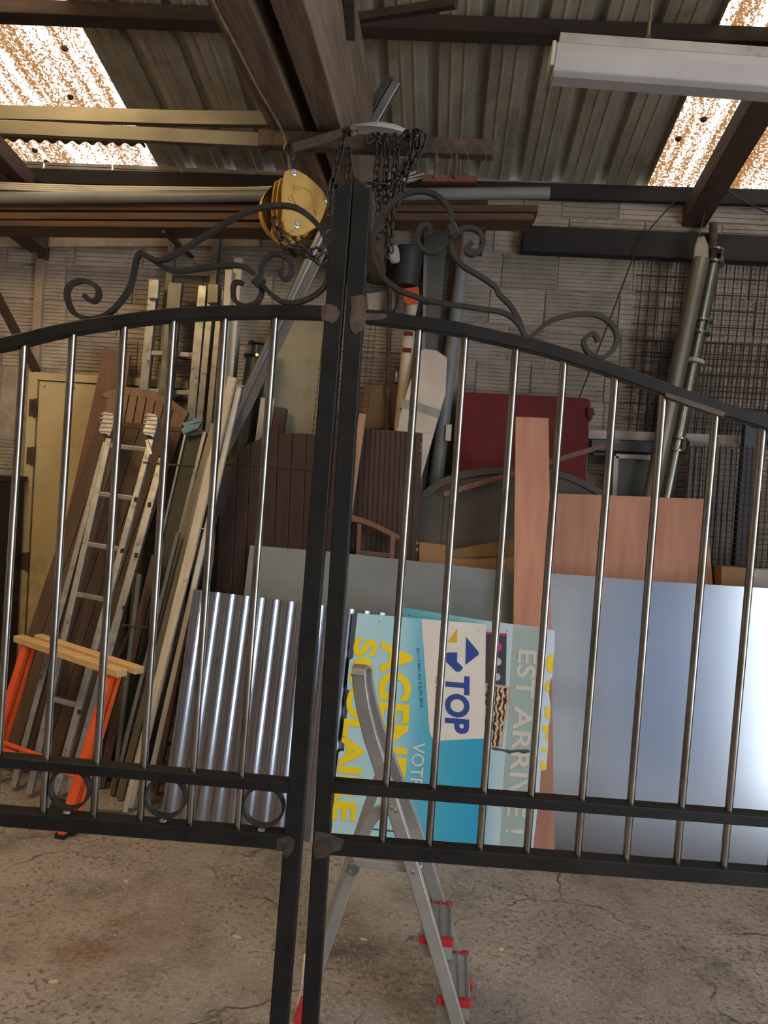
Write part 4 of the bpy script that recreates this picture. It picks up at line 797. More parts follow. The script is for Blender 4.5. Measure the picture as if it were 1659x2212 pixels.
# tall ladders against the wall
def ladder(name, label, pl, L0, L1, R0, R1, wpx, d, rungs, material, extra=(), sock=True, zend=0.0):
    n = pl[0].normalized(); a, b = U(*L0, pl), U(*L1, pl); c, e = U(*R0, pl), U(*R1, pl)
    bb = to_floor(a, b, 0.02); ee = to_floor(c, e, 0.02)
    t = thing(name, ((bb.x+ee.x)/2, bb.y, 0), label, 'ladder'); wm = depth_w(wpx, a)
    for p, q in ((a, bb), (c, ee)): obj('rail', MB().bar(p, q, wm, d), material, t, bevel=0.003)
    for (yl, yr) in rungs:
        P = lambda l0, l1, y: U(l0[0]+(l1[0]-l0[0])*(y-l0[1])/(l1[1]-l0[1]), y, pl)
        obj('rung', MB().bar(P(L0, L1, yl), P(R0, R1, yr), depth_w(10, a), 0.024, (0,0,1)), material, t, bevel=0.003)
    for (p0, p1, w2, off) in extra:
        x0, x1 = U(*p0, pl)+n*off, U(*p1, pl)+n*off; x1 = to_floor(x0, x1, 0.02)
        obj('rail', MB().bar(x0, x1, depth_w(w2, x0), d), material, t, bevel=0.003)
    return t
PT2 = LP(4.435, 0.0); PT1 = LP(4.36, 0.0)
t = ladder('extension_ladder', 'dull tall ladder reaching up to the plank rack behind the paler ladder', PT2, (374,508), (352,800), (470,508), (445,800), 16, 0.04, [(590,593),(680,683),(770,773),(860,863)], m_alud)
t = ladder('extension_ladder', 'pale worn aluminium extension ladder standing upright against the wall', PT1, (334,612), (312,850), (440,618), (414,905), 19, 0.045, [(762,768),(844,850),(935,941)], m_alu,
           [((458,628),(432,905),15,0.01),((478,626),(452,905),13,0.015)])
for (x, y, ww, mm, lab) in ((462,622,18,m_prop,'rail_cap'),(334,612,17,m_alu,'rail_cap')):
    obj('rail_cap', MB().bar(U(x,y-8,LP(4.325,0.0)), U(x-2,y+34,LP(4.325,0.0)), depth_w(ww+6, U(x,y,PT1)), 0.03), mm, t, bevel=0.004)
s = stick('grey_post', (378,610), (352,900), LP(4.28,0.01), 30, 0.04, m_alud, 'flat-topped grey-brown post between the tall ladders', 'post', bevel=0.003)
s = stick('white_profile', (494,582), (474,900), LP(4.10,0.06), 15, 0.03, m_white, 'shorter white plastic profile beside the tall ladders', 'profile', bevel=0.002)
s = stick('white_profile', (515,556), (486,900), LP(4.14,0.06), 19, 0.035, m_white, 'tallest white plastic profile right of the ladders', 'profile', bevel=0.002)
s = stick('white_tube', (514,712), (492,950), LP(4.28,0.025), 14, 0.03, m_lamp, 'greyish white tube with rounded top below the white profiles', 'tube', round_=True)
# dark green post with plate
gp = thing('steel_post', tuple(to_floor(U(552,770,LP(4.02,0.1)), U(515,1000,LP(4.02,0.1)), 0.0)), 'dark green steel post with round top plate behind the diagonal tube', 'post')
PG = LP(4.02, 0.1); a, b = U(556,775,PG), U(520,1000,PG)
obj('tube', MB().tube([a, to_floor(a, b, 0.03)], depth_w(24, a), 18), m_postg, gp, smooth=True)
obj('top_plate', MB().lathe(a, (a-b).normalized(), [(0,0.0),(0.075,0.0),(0.078,0.006),(0.075,0.012),(0.04,0.014),(0.04,0.07),(0.062,0.075),(0.062,0.085),(0,0.086)], 24), m_postg, gp, smooth=True)
obj('bolt', MB().lathe(U(556,768,LP(3.93,0.1)), (0,-1,0.2), [(0,0.012),(0.009,0.012),(0.010,0.0)], 8), m_tin, gp)
s = stick('white_board', (578,860), (566,950), LP(3.93,0.08), 30, 0.02, m_lamp, 'pale lilac-white board end behind the arched brown shutter', 'board', bevel=0.002)
s = stick('brown_block', (606,880), (597,940), LP(4.08,0.1), 26, 0.05, m_brown2, 'dark brown timber post end beside the beige sheet', 'post', bevel=0.004)
# long brown board with a lit edge
bd = slab('brown_board', [(226,749),(281,766),(271,845),(115,1720),(12,1720),(85,1380),(208,830)], LP(3.78,0.27), 0.022, m_board, 'long brown board leaning on the wall left of the tan shutter', 'board', bevel=0.001)
# tan arched shutter
PT = LP(3.70, 0.27); nt_ = PT[0].normalized()
ts = thing('shutter', (-1.55, 3.7, 0), 'tan arched shutter with slotted top behind the paint-spotted ladder', 'shutter')
tz = lambda L_: [(x/2.765, y/2.765+800) for x, y in L_]
def qt(x, y, o=0.0): return U(x/2.765, y/2.765+800, PT) + nt_*o
head = [(640,160),(700,126),(760,120),(830,126),(900,146),(960,168),(1020,198),(1080,235),(1118,268)]
slots = [722,776,828,880,932,985,1040]
prev = 640
def head_y(x):
    for (xa, ya), (xb, yb) in zip(head, head[1:]):
        if xa <= x <= xb: return ya+(yb-ya)*(x-xa)/(xb-xa)
edges = [640]+slots+[1118]
for xa, xb in zip(edges, edges[1:]):
    g = 3.5; ya, yb = head_y(xa), head_y(xb)
    ba = 318+(xa-640)*0.075; bb_ = 318+(xb-640)*0.075; dx = 38
    obj('head_board', MB().prism([qt(xa+g,ya), qt(xb-g,yb), qt(xb-g-dx,bb_), qt(xa+g-dx,ba)], nt_*0.02), m_tan, ts, bevel=0.001)
obj('head_rail', MB().prism([qt(600,150,-0.002), qt(640,120,-0.002), qt(760,98,-0.002), qt(900,122,-0.002), qt(1030,178,-0.002), qt(1126,250,-0.002), qt(1112,285,-0.002), qt(1000,212,-0.002), qt(890,168,-0.002), qt(760,146,-0.002), qt(650,172,-0.002)], nt_*0.024), m_tan, ts, bevel=0.002)
obj('middle_rail', MB().prism([qt(590,296,-0.003), qt(1092,340,-0.003), qt(1086,368,-0.003), qt(580,328,-0.003)], nt_*0.026), m_umber, ts, bevel=0.002)
bcols = [580,665,750,835,920,1005,1085]
for xa, xb in zip(bcols, bcols[1:]):
    ta, tb = 328+(xa-580)*0.08, 328+(xb-580)*0.08; k = 0.335
    obj('plank', MB().prism([qt(xa+2,ta), qt(xb-2,tb), qt(xb-2-k*1950,tb+1950), qt(xa+2-k*1950,ta+1950)], nt_*0.018), m_umber, ts, bevel=0.001)
obj('backing', MB().prism([qt(585,330,0.014), qt(1082,366,0.014), qt(1082-k*1950,366+1950,0.014), qt(585-k*1950,330+1950,0.014)], nt_*0.008), m_cabinet, ts)
obj('backing', MB().prism([qt(650,172,0.014), qt(760,150,0.014), qt(890,172,0.014), qt(1000,214,0.014), qt(1105,285,0.014), qt(1085,340,0.014), qt(600,300,0.014)], nt_*0.006), m_umber, ts)
# paint-spotted ladder in front of it
PLD = LP(3.50, 0.28); nl = PLD[0].normalized()
t = ladder('extension_ladder', 'paint-spotted aluminium ladder leaning upside down before the tan shutter', PLD, (237,948), (108,1520), (328,950), (173,1520), 13, 0.03, [(962,972),(1066,1077),(1174,1187),(1282,1296),(1398,1411),(1508,1524)], m_alu,
           [((345,985),(196,1520),17,0.05),((222,950),(122,1320),12,0.05)])
lad = t
for (x, y) in ((296,1081),(267,1191),(237,1305),(175,1538)):
    obj('rung_end', MB().bar(U(x,y-5,PLD)-nl*0.0162, U(x-1,y+5,PLD)-nl*0.0162, 0.017, 0.003), m_hole, lad)
for (x, y) in ((318,1087),(289,1197),(263,1312)):
    obj('rung_end', MB().bar(U(x,y-5,PLD)+nl*0.0335, U(x-1,y+5,PLD)+nl*0.0335, 0.017, 0.003), m_hole, lad)
def shoe(base, dx):
    ps = [(0,-2),(16,0),(24,4),(23,20),(20,36),(14,52),(6,46),(-4,46),(-10,40),(-6,28),(-1,14)]
    o = obj('foot', MB().prism([U(base[0]+x, base[1]+y, PLD)-nl*0.035 for x, y in ps], nl*0.07), m_alu, lad, bevel=0.004, label='ribbed ladder foot turned upwards')
    for i in range(5):
        y = base[1]+3+i*9; obj('tread', MB().bar(U(base[0]-3-i*1.2, y, PLD)-nl*0.038, U(base[0]+22-i*1.0, y+2, PLD)-nl*0.038, 0.006, 0.006, (0,0,1)), m_foam, o)
shoe((322,899), 0); shoe((228,896), 0)
obj('hook', MB().bar(U(321,955,PLD)-nl*0.03, U(331,985,PLD)-nl*0.03, 0.014, 0.008), m_alu, lad)
# glazed frame, rods, blue clamp
gf = thing('glazed_frame', tuple(to_floor(U(425,940,LP(3.72,0.17)), U(345,1379,LP(3.72,0.17)), 0.0)), 'narrow aluminium frame with olive glass leaning right of the spotted ladder', 'frame')
PGF = LP(3.72, 0.17); ng = PGF[0].normalized()
A0, A1, B0, B1 = U(402,938,PGF), U(300,1379,PGF), U(444,934,PGF), U(334,1379,PGF)
A1, B1 = to_floor(A0, A1, 0.02), to_floor(B0, B1, 0.02)
obj('glass_pane', MB().prism([A0, B0, B1, A1], ng*0.006), m_glass, gf)
obj('frame_bar', MB().bar(A0, A1, 0.012, 0.03), m_tin, gf, bevel=0.002); obj('frame_bar', MB().bar(B0, B1, 0.02, 0.034), m_tin, gf, bevel=0.002); obj('frame_bar', MB().bar(A0, B0, 0.02, 0.034, (0,0,1)), m_tin, gf, bevel=0.002)
bc = thing('plastic_clamp', tuple(U(418,930,LP(3.69,0.17))), 'light blue plastic clamp on top of the glazed frame', 'clamp')
for o_, L_ in ((0.0, [(1085,312),(1120,306),(1165,286),(1200,290),(1212,306),(1150,322),(1100,345)]), (0.03, [(1092,350),(1120,335),(1190,318),(1208,320),(1200,348),(1140,372),(1102,385)])):
    obj('jaw', MB().prism([U(x/2.765, y/2.765+800, LP(3.69,0.17)) - V((0,o_,0)) for x, y in L_], V((0,0.03,0))), m_blue, bc, bevel=0.004)
o = obj('steel_rod', MB().tube([U(309,999,LP(3.42,0.28)), U(421,1008,LP(3.66,0.17))], 0.005, 8), m_rust, smooth=True); tag(o, 'thin dark rod from the spotted ladder to the glazed frame', 'rod')
o = obj('steel_rod', MB().tube([U(262,1350,LP(3.42,0.28)), U(353,1359,LP(3.66,0.17))], 0.005, 8), m_rust, smooth=True); tag(o, 'lower thin rod crossing beneath the glazed frame', 'rod')
# slats right of the frame, from back to front
s = stick('aluminium_profile', (463,915), (334,1379), LP(3.64,0.155), 15, 0.03, m_prop, 'olive-grey metal profile right of the glazed frame', 'profile', bevel=0.002)
s = stick('aluminium_profile', (497,915), (392,1379), LP(3.55,0.16), 8, 0.02, m_tin, 'slim shiny metal profile beside the cream batten', 'profile', bevel=0.001)
cp = thing('cream_batten', tuple(to_floor(U(503,816,LP(3.485,0.17)), U(365,1379,LP(3.485,0.17)), 0.0)), 'long cream painted batten with nails leaning in front', 'batten')
PCB = LP(3.485, 0.17); a, b = U(503,816,PCB), U(366,1379,PCB); bb = to_floor(a, b, 0.012)
obj('batten', MB().bar(a, bb, depth_w(18, a), 0.03), m_cream, cp, bevel=0.002)
for (x, y) in ((508,833),(428,1141)): p = U(x, y, PCB); obj('nail', MB().tube([p, p+V((0.045,-0.005,0.0))], 0.003, 6), m_cream, cp)
s = stick('white_strip', (516,835), (392,1379), LP(3.515,0.16), 11, 0.02, m_white, 'white strip directly behind the cream batten', 'strip', bevel=0.001)
s = stick('dark_profile', (486,1035), (404,1330), LP(3.735,0.08), 12, 0.02, m_steelb, 'bluish dark metal profile low beside the corrugated sheet', 'profile', bevel=0.001)
s = stick('red_brown_batten', (430,1210), (398,1379), LP(3.66,0.10), 8, 0.03, m_stick, 'reddish-brown batten edge left of the corrugated sheet', 'batten', bevel=0.001)
s = stick('grey_profile', (300,1240), (262,1560), LP(3.60,0.12), 9, 0.02, m_greyp, 'thin grey-green profile behind the orange trestle', 'profile', bevel=0.001)
s = stick('cream_batten', (388,1290), (318,1520), LP(3.44,0.22), 14, 0.02, m_cream, 'short cream batten end low beside the cabinet of strips', 'batten', bevel=0.001) if False else None
s = stick('aluminium_profile', (452,985), (318,1480), LP(3.60,0.17), 7, 0.015, m_tin, 'thin silver profile directly left of the cream batten', 'profile')
s = stick('aluminium_profile', (404,1165), (296,1580), LP(3.56,0.15), 13, 0.02, m_prop, 'short olive-gold metal profile low behind the orange trestle', 'profile', bevel=0.001)
s = stick('aluminium_profile', (384,1150), (272,1600), LP(3.605,0.14), 8, 0.02, m_tin, 'slim silver profile low beside the glazed frame', 'profile')
s = stick('timber_batten', (336,1200), (228,1650), LP(3.67,0.135), 18, 0.02, m_umber, 'dark brown batten low behind the orange trestle right leg', 'batten', bevel=0.001)
s = stick('white_strip', (420,1180), (286,1690), LP(3.44,0.12), 9, 0.012, m_cream, 'narrow cream strip standing before the other slats', 'strip')
# long diagonal aluminium tube + the stub end high beside the tie beam
at = thing('aluminium_tube', tuple(to_floor(U(712,472,LP(4.39,-0.26)), U(498,920,LP(4.39,-0.26)), 0.0)), 'long diagonal aluminium tube leaning up to the tie beam behind the hoist', 'tube')
PAT = LP(4.39, -0.26); a, b = U(712,472,PAT), U(498,920,PAT); bb = to_floor(a, b, 0.045); na = PAT[0].normalized(); dd = (bb-a).normalized(); e = dd.cross(na).normalized(); wm = depth_w(15, a)
if e.x < 0: e = -e
obj('tube', MB().tube([a, bb], wm*0.75, 16), m_tin, at, smooth=True)
obj('flange', MB().bar(a+e*wm*1.15, bb+e*wm*1.15-dd*0.02, wm*1.1, wm*0.9, e), m_tin, at, bevel=0.003)
st = thing('tube_stub', tuple(U(800,262,YP(3.3))), 'bright aluminium tube end sticking up beside the tie beam', 'tube')
a, b = U(852,176,YP(3.3)), U(795,275,YP(3.3)); dd = (b-a).normalized(); e = V((0,1,0)).cross(dd).normalized()
if e.x < 0: e = -e
obj('tube', MB().bar(a+e*0.012, b+e*0.012, 0.036, 0.04, e), m_tin, st, bevel=0.004); obj('flange', MB().bar(a-e*0.024, b-e*0.024, 0.032, 0.05, e), m_steelb, st, bevel=0.003)
# ---- orange trestle
tr = thing('trestle', tuple(U(128,1806,ZP(0.0))), 'orange steel folding trestle with pine top boards', 'trestle')
def T3(px, py, y): return U(px, py, YP(y))
RT, LT = T3(254,1443,3.20), T3(46,1388,3.62)
zt = (RT.z+LT.z)/2; RT.z = LT.z = zt
dirv = (RT-LT).normalized(); perp = V((-dirv.y, dirv.x, 0)).normalized()
if perp.y < 0: perp = -perp
obj('top_board', MB().bar(LT-dirv*0.03, RT+dirv*0.035, 0.032, 0.05, (0,0,1)), m_pine, tr, bevel=0.003, label='pine top board')
obj('top_board', MB().bar(LT+perp*0.056+dirv*0.05+V((0,0,0.012)), RT+perp*0.056+dirv*0.075+V((0,0,0.012)), 0.03, 0.045, (0,0,1)), m_pine, tr, bevel=0.003, label='pine top board')
rft = U(132,1810,ZP(0.0)); lft = U(-38,1700,ZP(0.0))
rtop = RT - dirv*0.045 - V((0,0,0.016)); ltop = LT + dirv*0.045 - V((0,0,0.016))
def leg(p, q): obj('leg', MB().bar(p, q, 0.045, 0.022, dirv), m_orange, tr, bevel=0.004); obj('leg_flute', MB().bar(p-perp*0.012, q-perp*0.012, 0.016, 0.008, dirv), m_orange, tr, bevel=0.003)
leg(rtop, rft+V((0,0,0.02))); leg(ltop, lft+V((0,0,0.02)))
bk = perp*0.034; leg(rtop+bk, rft+bk*1.3+V((0,0,0.02))); leg(ltop+bk, lft+bk*1.3+V((0,0,0.02)))
def at_z(p, q, z): return p+(q-p)*((z-p.z)/(q.z-p.z))
for z, zl in ((0.255, 0.20), (0.285, 0.23)):
    a, b = at_z(rtop, rft, z), at_z(ltop, lft, zl); obj('cross_bar', MB().tube([a, b], 0.011, 10), m_orange, tr, smooth=True)
for p in (rft, lft, rft+bk*1.3, lft+bk*1.3): obj('foot', MB().box((p.x, p.y, 0.012), (0.046, 0.03, 0.024)), m_rubber, tr, bevel=0.003)
p = at_z(rtop, rft, zt-0.10); q = at_z(rtop, rft, zt-0.19)
obj('sticker', MB().bar(p-perp*0.0122+dirv*0.016, ext(p,q,0.6)-perp*0.0122+dirv*0.016, 0.011, 0.0012, dirv), m_sticker, tr, label='yellow warning sticker'); obj('sticker', MB().bar(ext(p,q,0.62)-perp*0.0122+dirv*0.016, q-perp*0.0122+dirv*0.016, 0.011, 0.0012, dirv), m_stickw, tr)
o = obj('rubber_wheel', MB().lathe(U(128,1735,YP(3.36)), (0.5,-1,0), [(0,0.0),(0.02,0.0),(0.035,0.004),(0.042,0.015),(0.042,0.03),(0.035,0.04),(0,0.042)], 18), m_rubber, smooth=True)
o.location.z = 0.0; tag(o, 'small black rubber wheel on the floor inside the trestle', 'wheel')
o = obj('metal_cramp', MB().tube([U(206,1730,YP(3.42)), U(265,1732,YP(3.42))], 0.009, 8).tube([U(206,1730,YP(3.42)), U(232,1745,YP(3.3)), U(262,1736,YP(3.42))], 0.007, 8), m_greyp, smooth=True); o.location.z = 0.0; tag(o, 'small grey metal cramp lying by the slat feet', 'cramp')

# ================================================================== RACK UNDER THE ROOF
def along(name, pxl, pxr, y, h, d, material, label, cat, bevel=0.002, extl=0.5, group=None):
    a, b = U(*pxl, YP(y)), U(*pxr, YP(y)); a = a - (b-a).normalized()*extl
    o = obj(name, MB().bar(a, b, h, d, (0,0,1)), material, bevel=bevel); return tag(o, label, cat, group)
along('timber_plank', (0,443), (1052,446), 4.12, 0.027, 0.16, m_plank, 'top plank of the wooden stack on the rack', 'plank')
along('timber_plank', (0,458), (1158,463), 4.12, 0.035, 0.18, m_plank, 'second plank from the top on the rack', 'plank')
along('timber_plank', (0,477), (1150,480), 4.12, 0.035, 0.17, m_plank, 'third plank from the top on the rack', 'plank')
along('timber_plank', (0,494), (700,500), 4.12, 0.030, 0.19, m_plank, 'bottom plank of the wooden stack on the rack', 'plank')
along('timber_plank', (120,520), (560,518), 4.475, 0.075, 0.02, m_plaster, 'dusty grey board on the wall under the plank stack', 'plank')
a, b = U(0,428,YP(4.0)), U(1187,417,YP(4.0)); a = a-(b-a).normalized()*0.6
pg = thing('grey_pipe', tuple((a+b)/2), 'long grey plastic pipe lying on top of the plank rack', 'pipe')
obj('pipe', MB().tube([a, b], 0.030, 18), m_pvc, pg, smooth=True)
for i in range(4):
    yo = -i*4.2; pts = [U(x, y+yo+7, YP(4.03+0.02*i)) for x, y in ((-140,398),(0,402),(200,409),(400,412),(560,412),(740,400),(850,390),(935-18*i,374))]
    o = obj('trim_strip', MB().sweep(smooth_pts(pts,4), [(-0.004,-0.012),(0.004,-0.012),(0.004,0.012),(-0.004,0.012)]), m_white, smooth=True); tag(o, 'long sagging white plastic trim strip lying along the rack', 'strip', 'bundle of white trim strips on the rack')
for bx in (-1.55, -0.95, 0.1):
    zb = U(0,503,YP(4.12)).z + (bx+2.47)*0.055 - 0.022
    struct(obj('trim_15', MB().span(bx-0.012, bx+0.012, 4.03, 4.5, zb-0.016, zb), m_rafter, bevel=0.002), 'rack bracket under the plank stack')
# two aluminium flats resting on the rusty beam
def flat(pxs, ys, h, label):
    pts = smooth_pts([U(x, y, YP(yy)) for (x, y), yy in zip(pxs, ys)], 5)
    o = obj('aluminium_flat', MB().sweep(pts, [(-h/2,-0.012),(h/2,-0.012),(h/2,0.012),(-h/2,0.012)]), m_flat, smooth=True, bevel=0.002); tag(o, label, 'metal bar')
flat([(-420,258),(-150,248),(0,245),(200,250),(400,256),(592,258)], [2.75,2.75,2.74,2.73,2.72,2.70], 0.050, 'upper of two long grey aluminium bars under the skylight')
flat([(-420,282),(-150,278),(0,277),(200,286),(400,296),(640,308)], [2.68,2.68,2.67,2.66,2.65,2.62], 0.048, 'lower of two long grey aluminium bars under the skylight')

# ================================================================== RUSTY BEAM, HOIST, CHAINS
BY = 2.53
a, b = U(560,302,YP(BY)), U(1068,325,YP(BY))
rb = thing('rusty_beam', tuple((a+b)/2), 'rusty hanging beam end carrying chains above the gate', 'beam')
obj('web', MB().bar(a, b, 0.050, 0.045, (0,0,1)), m_rust, rb, bevel=0.004)
obj('flat_stay', MB().bar(U(632,320,YP(2.44)), U(768,280,YP(2.46)), 0.030, 0.008, (0,0,1)), m_rust, rb, bevel=0.002)
obj('bolt', MB().lathe(U(765,282,YP(2.45)), (0,-1,0.1), [(0,0.02),(0.012,0.02),(0.013,0.0)], 6).lathe(U(764,292,YP(2.45)), (0,-1,0.1), [(0,0.012),(0.009,0.012),(0.01,0.0)], 6), m_tin, rb)
for x in (942, 985): obj('hanger_hook', MB().tube([U(x,335,YP(BY-0.03)), U(x,360,YP(BY-0.03)), U(x-4,385,YP(BY-0.03)), U(x-8,378,YP(BY-0.03))], 0.006, 6), m_rust, rb, smooth=True)
for x in (935,965,1000,1040): obj('wire_whisker', MB().tube([U(x,310,YP(BY-0.03)), U(x+12,340,YP(BY-0.05)), U(x-10+x%17,372,YP(BY-0.04))], 0.0012, 4), m_rope, rb)
sd_ = obj('lamp_shade', MB().lathe(U(832,308,YP(2.74)), (0.10,-0.10,1.0), [(0.0,0.050),(0.03,0.050),(0.08,0.040),(0.13,0.018),(0.155,0.0),(0.151,0.0),(0.125,0.014),(0.075,0.035),(0.0,0.046)], 32), m_shade, smooth=True); tag(sd_, 'white enamel lamp shade lying behind the rusty beam', 'lamp shade')
o = obj('wood_offcut', MB().bar(U(912,392,YP(4.03)), U(1030,394,YP(4.03)), 0.034, 0.10, (0,0,1)), m_wstrip, bevel=0.003); tag(o, 'short brown wood offcut above the grey pipe', 'offcut')
# wire rope up to the beam
rp_ = [U(x, y, ZP(2.688)) for x, y in ((446,-30),(472,30),(512,105),(556,190))] + [U(598,262,YP(2.47)), U(616,300,YP(2.47)), U(623,332,YP(2.47))]
o = obj('wire_rope', MB().tube(smooth_pts(rp_, 6), 0.005, 6), m_rope, smooth=True); tag(o, 'tan wire rope running down the tie beam to the hoist hook', 'cable')
# hoist
HC = U(640,440,YP(2.46)); HN = V((0.52,-0.85,0.05)).normalized(); HPL = (HN, HN.dot(HC))
ho = thing('chain_hoist', (HC.x, HC.y, U(640,512,YP(2.46)).z), 'yellow manual chain hoist hanging under the tie beam', 'hoist')
def H(x, y, back=0.0): return U(x/2.765+500, y/2.765+300, HPL) - HN*back
outl = [(325,190),(352,180),(392,182),(450,215),(500,258),(545,305),(574,360),(575,385),(560,430),(545,470),(520,520),(440,568),(400,580),(350,575),(315,545),(300,505),(308,440),(302,380),(303,310),(312,240)]
cen = sum((H(*q) for q in outl), V((0,0,0)))/len(outl)
def plate(back, th, scale_, material, name, bev=0.004): obj(name, MB().prism([cen + (H(*q)-cen)*scale_ - HN*back for q in outl], -HN*th), material, ho, bevel=bev)
plate(0.0, 0.012, 1.0, m_yellow, 'side_plate'); plate(0.012, 0.045, 0.62, m_chain, 'load_wheel', 0.002); plate(0.057, 0.008, 0.97, m_yellow, 'side_plate')
plate(0.065, 0.03, 0.6, m_chain, 'brake_disc', 0.002); plate(0.095, 0.008, 1.02, m_yellow, 'side_plate')
hc2 = cen - HN*0.103
obj('gear_cover', MB().lathe(hc2, -HN, [(0.098,0.0),(0.098,0.03),(0.088,0.05),(0.06,0.062),(0.0,0.066)], 28), m_yellow, ho, smooth=True)
rc_ = H(430,350)
obj('boss', MB().lathe(rc_, HN, [(0.038,0.0),(0.036,0.004),(0.030,0.004),(0.028,0.001),(0.0,0.0012)], 26), m_yellow, ho, smooth=True)
for (x, y) in ((372,200),(570,362),(390,512)): obj('bolt', MB().lathe(H(x, y), HN, [(0,0.008),(0.006,0.008),(0.007,0.004),(0.011,0.003),(0.011,0)], 8), m_tin, ho)
obj('corner_guard', MB().prism([H(*q,-0.001) for q in ((300,500),(330,485),(372,500),(372,545),(330,572),(308,552))], HN*0.012), m_yellow, ho, bevel=0.004)
for s_, (x, y), rot in (('D',(350,352),-25),('A',(372,285),-10),('S',(482,330),20),('E',(500,440),-165)):
    cu = bpy.data.curves.new('t','FONT'); cu.body = s_; cu.size = 1; to = bpy.data.objects.new('t', cu); C.objects.link(to); me = bpy.data.meshes.new_from_object(to.evaluated_get(bpy.context.evaluated_depsgraph_get())); bpy.data.objects.remove(to)
    eu = V((0,0,1)); eu = (eu-HN*eu.dot(HN)).normalized(); er = eu.cross(HN).normalized()
    ca, sa = math.cos(math.radians(rot)), math.sin(math.radians(rot)); o0 = H(x, y, -0.0008)
    vs = [o0 + (er*((v.co.x-0.3)*ca-(v.co.y-0.35)*sa) + eu*((v.co.x-0.3)*sa+(v.co.y-0.35)*ca))*0.024 for v in me.vertices]
    lo = obj('raised_letter', MB().add(vs, [tuple(p.vertices) for p in me.polygons]), m_yellow, ho); q = lo.modifiers.new('s','SOLIDIFY'); q.thickness = 0.004; q.offset = 0
    bpy.data.meshes.remove(me)
hk = [U(x, y, YP(2.47)) for x, y in ((628,378),(627,355),(624,335),(616,322),(622,308),(632,314),(634,330),(630,348))]
obj('top_hook', MB().tube(smooth_pts(hk,4), 0.008, 8), m_chain, ho, smooth=True)
# chains: every link an object sharing one mesh
def link_mesh(l, w_, r):
    mb = MB(); pts = []
    for i in range(16):
        a = 2*math.pi*i/16; pts.append(V((0, math.cos(a)*w_/2, math.sin(a)*w_/2 + (l-w_)/2*(1 if math.sin(a) >= 0 else -1))))
    mb.tube(pts, r, 6, closed=True); me = bpy.data.meshes.new('link'); me.from_pydata([tuple(v) for v in mb.v], [], mb.f); me.materials.append(m_chain)
    for p in me.polygons: p.use_smooth = True
    return me
LM = link_mesh(0.030, 0.020, 0.0033); LM2 = link_mesh(0.042, 0.026, 0.0046)
def chain(pxs, ys, label, big=False, group=None):
    pts = smooth_pts([U(x, y, YP(yy)) for (x, y), yy in zip(pxs, ys)], 12); pitch = 0.0335 if big else 0.0235; me = LM2 if big else LM
    root = thing('chain', tuple(min(pts, key=lambda p: p.z)), label, 'chain', group); base = V(root.location); acc = 0; k = 0; last = pts[0]
    for a, b in zip(pts, pts[1:]):
        seg = (b-a).length; d = (b-a).normalized()
        while acc <= seg and seg > 1e-6:
            p = a + d*acc; R_ = d.to_track_quat('Z','Y').to_matrix() @ M.Rotation((k % 2)*math.pi/2 + 0.5, 3, 'Z')
            o = bpy.data.objects.new('chain_link', me); C.objects.link(o); o.parent = root; o.location = p-base; o.rotation_euler = R_.to_euler(); k += 1; acc += pitch
        acc -= seg
    return root
chain([(742,292),(735,330),(722,380),(714,420),(712,470)], [2.45,2.45,2.45,2.45,2.45], 'hoist chain hanging left of the gate stile heads')
chain([(752,330),(754,352),(752,378),(748,420)], [2.46,2.46,2.46,2.46], 'short chain directly behind the gate stile point')
chain([(596,482),(604,508),(622,530),(645,536),(668,552),(690,562),(706,548)], [2.43]*7, 'loop of chain hanging under the yellow hoist', True)
chain([(648,520),(660,538),(680,546),(700,530),(716,500)], [2.5]*5, 'second chain loop behind the hoist bottom', True)
BYc = BY-0.055
chain([(880,292),(900,290),(915,300),(900,335),(880,360),(850,392),(822,404),(796,402)], [BY,BYc,BYc,BYc,BYc,BYc,BYc,BYc], 'chain draped from the beam towards the stile head', True)
chain([(905,292),(900,325),(886,358),(872,392),(862,430),(842,470),(822,505),(802,520)], [BYc-0.01]*8, 'longest chain slanting down from the beam past the scroll')
chain([(893,294),(884,335),(868,372),(850,405),(846,450),(844,500),(846,552)], [BYc-0.02]*7, 'chain hanging straight down beside the black container')
chain([(816,298),(818,340),(812,390),(818,440),(815,480),(808,500)], [BYc]*6, 'rusty chain hanging just right of the stile heads')
chain([(832,300),(836,345),(832,395),(834,450),(838,500),(836,560)], [BYc]*6, 'second rusty chain hanging from the middle of the beam')
chain([(852,300),(856,340),(850,380),(852,420),(848,470)], [BYc-0.01]*5, 'third rusty chain in the dark bundle under the beam')
chain([(800,300),(812,292),(826,302),(840,292),(856,302),(872,292),(888,300)], [BYc-0.01]*7, 'short rusty chain looped along the beam front')

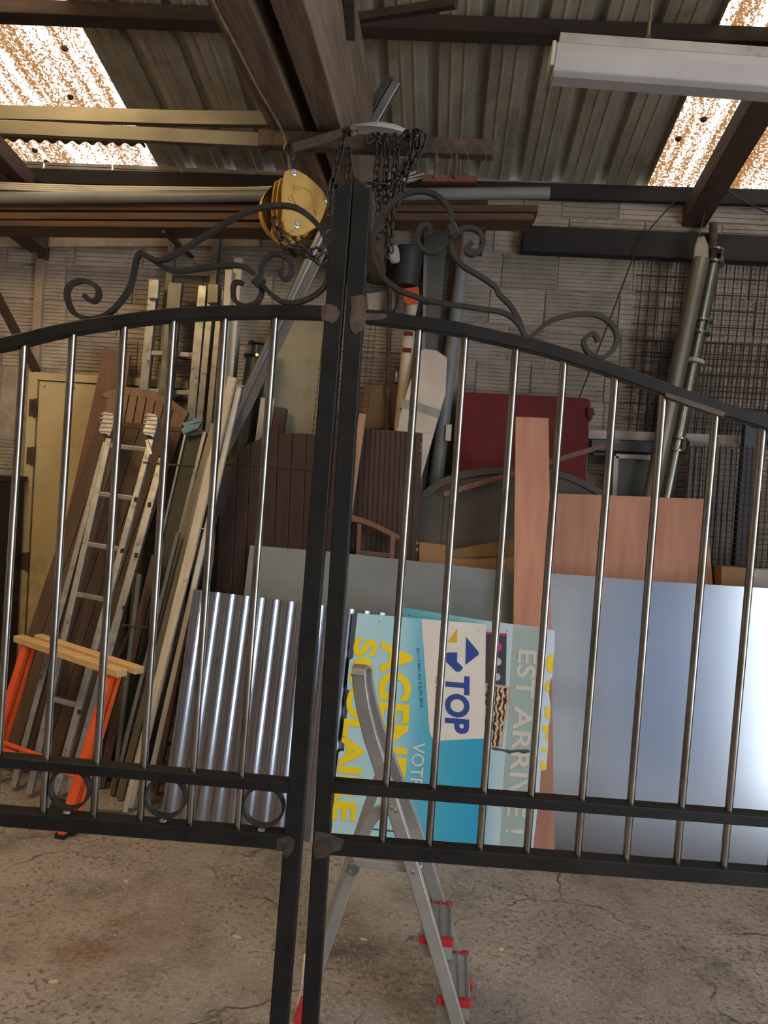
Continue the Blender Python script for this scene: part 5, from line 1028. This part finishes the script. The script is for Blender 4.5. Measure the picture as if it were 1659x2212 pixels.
# ================================================================== LAMP
LY = 2.7; La, Lb = U(1200,85,YP(LY)), U(1659,118,YP(LY)); dl_ = (Lb-La); Le = La + dl_.normalized()*1.27
lf = thing('batten_lamp', tuple((La+Le)/2), 'unlit dusty fluorescent batten lamp hanging below the purlin', 'lamp'); ld = dl_.normalized()
up = V((0,0,1)); up = (up - ld*up.dot(ld)).normalized(); ln = ld.cross(up)
def lprof(pr, x0, x1, name, material, bev=0.0):
    vs = [La + ld*x + ln*a + up*b for x in (x0, x1) for a, b in pr]; k = len(pr)
    obj(name, MB().add(vs, [tuple(range(k-1,-1,-1)), tuple(range(k,2*k))] + [(i, (i+1) % k, k+(i+1) % k, k+i) for i in range(k)]), material, lf, bevel=bev)
lprof([(-0.045,0.0),(0.045,0.0),(0.05,-0.035),(-0.05,-0.035)], 0.01, 1.26, 'housing', m_lamp, 0.002)
lprof([(-0.055,-0.036),(0.055,-0.036),(0.062,-0.07),(0.05,-0.125),(0.03,-0.136),(-0.03,-0.136),(-0.05,-0.125),(-0.062,-0.07)], 0.0, 1.27, 'diffuser', m_diff, 0.006)
lprof([(-0.058,-0.034),(0.058,-0.034),(0.065,-0.07),(0.052,-0.11),(-0.052,-0.11),(-0.065,-0.07)], -0.012, 0.0, 'end_cap', m_foam, 0.003)
for t_ in (0.30, 1.0):
    p = La+ld*t_; obj('hanger_rod', MB().tube([p, V((p.x+0.012, p.y, rz(p.y)-0.02))], 0.0055, 8), m_rope, lf, smooth=True)
    obj('hanger_clip', MB().bar(p, p+V((0,0,0.03)), 0.02, 0.02), m_rust, lf)

# ================================================================== LITTER ON THE FLOOR
for (x, y, l, rot, lab) in ((512,2026,0.016,-0.35,'pale wood chip lying left of the gate stile feet'),(786,2031,0.012,-0.2,'white chip lying under the step ladder'),(1082,2052,0.009,0.4,'small pale chip on the bare floor at right'),(272,1905,0.012,-0.8,'tiny wood sliver below the left gate leaf'),(115,2122,0.014,0.3,'flat tan scrap at the lower left of the floor')):
    p = U(x, y, ZP(0.0)); R_ = M.Rotation(rot, 3, 'Z')
    o = obj('wood_chip', MB().prism([p + R_ @ V(q) for q in ((-l,-0.004,0.0),(-l*0.2,-0.0065,0),(l,-0.003,0),(l*0.92,0.005,0),(-l*0.9,0.004,0))], V((0,0,0.005))), m_chip, bevel=0.001); tag(o, lab, 'wood chip')
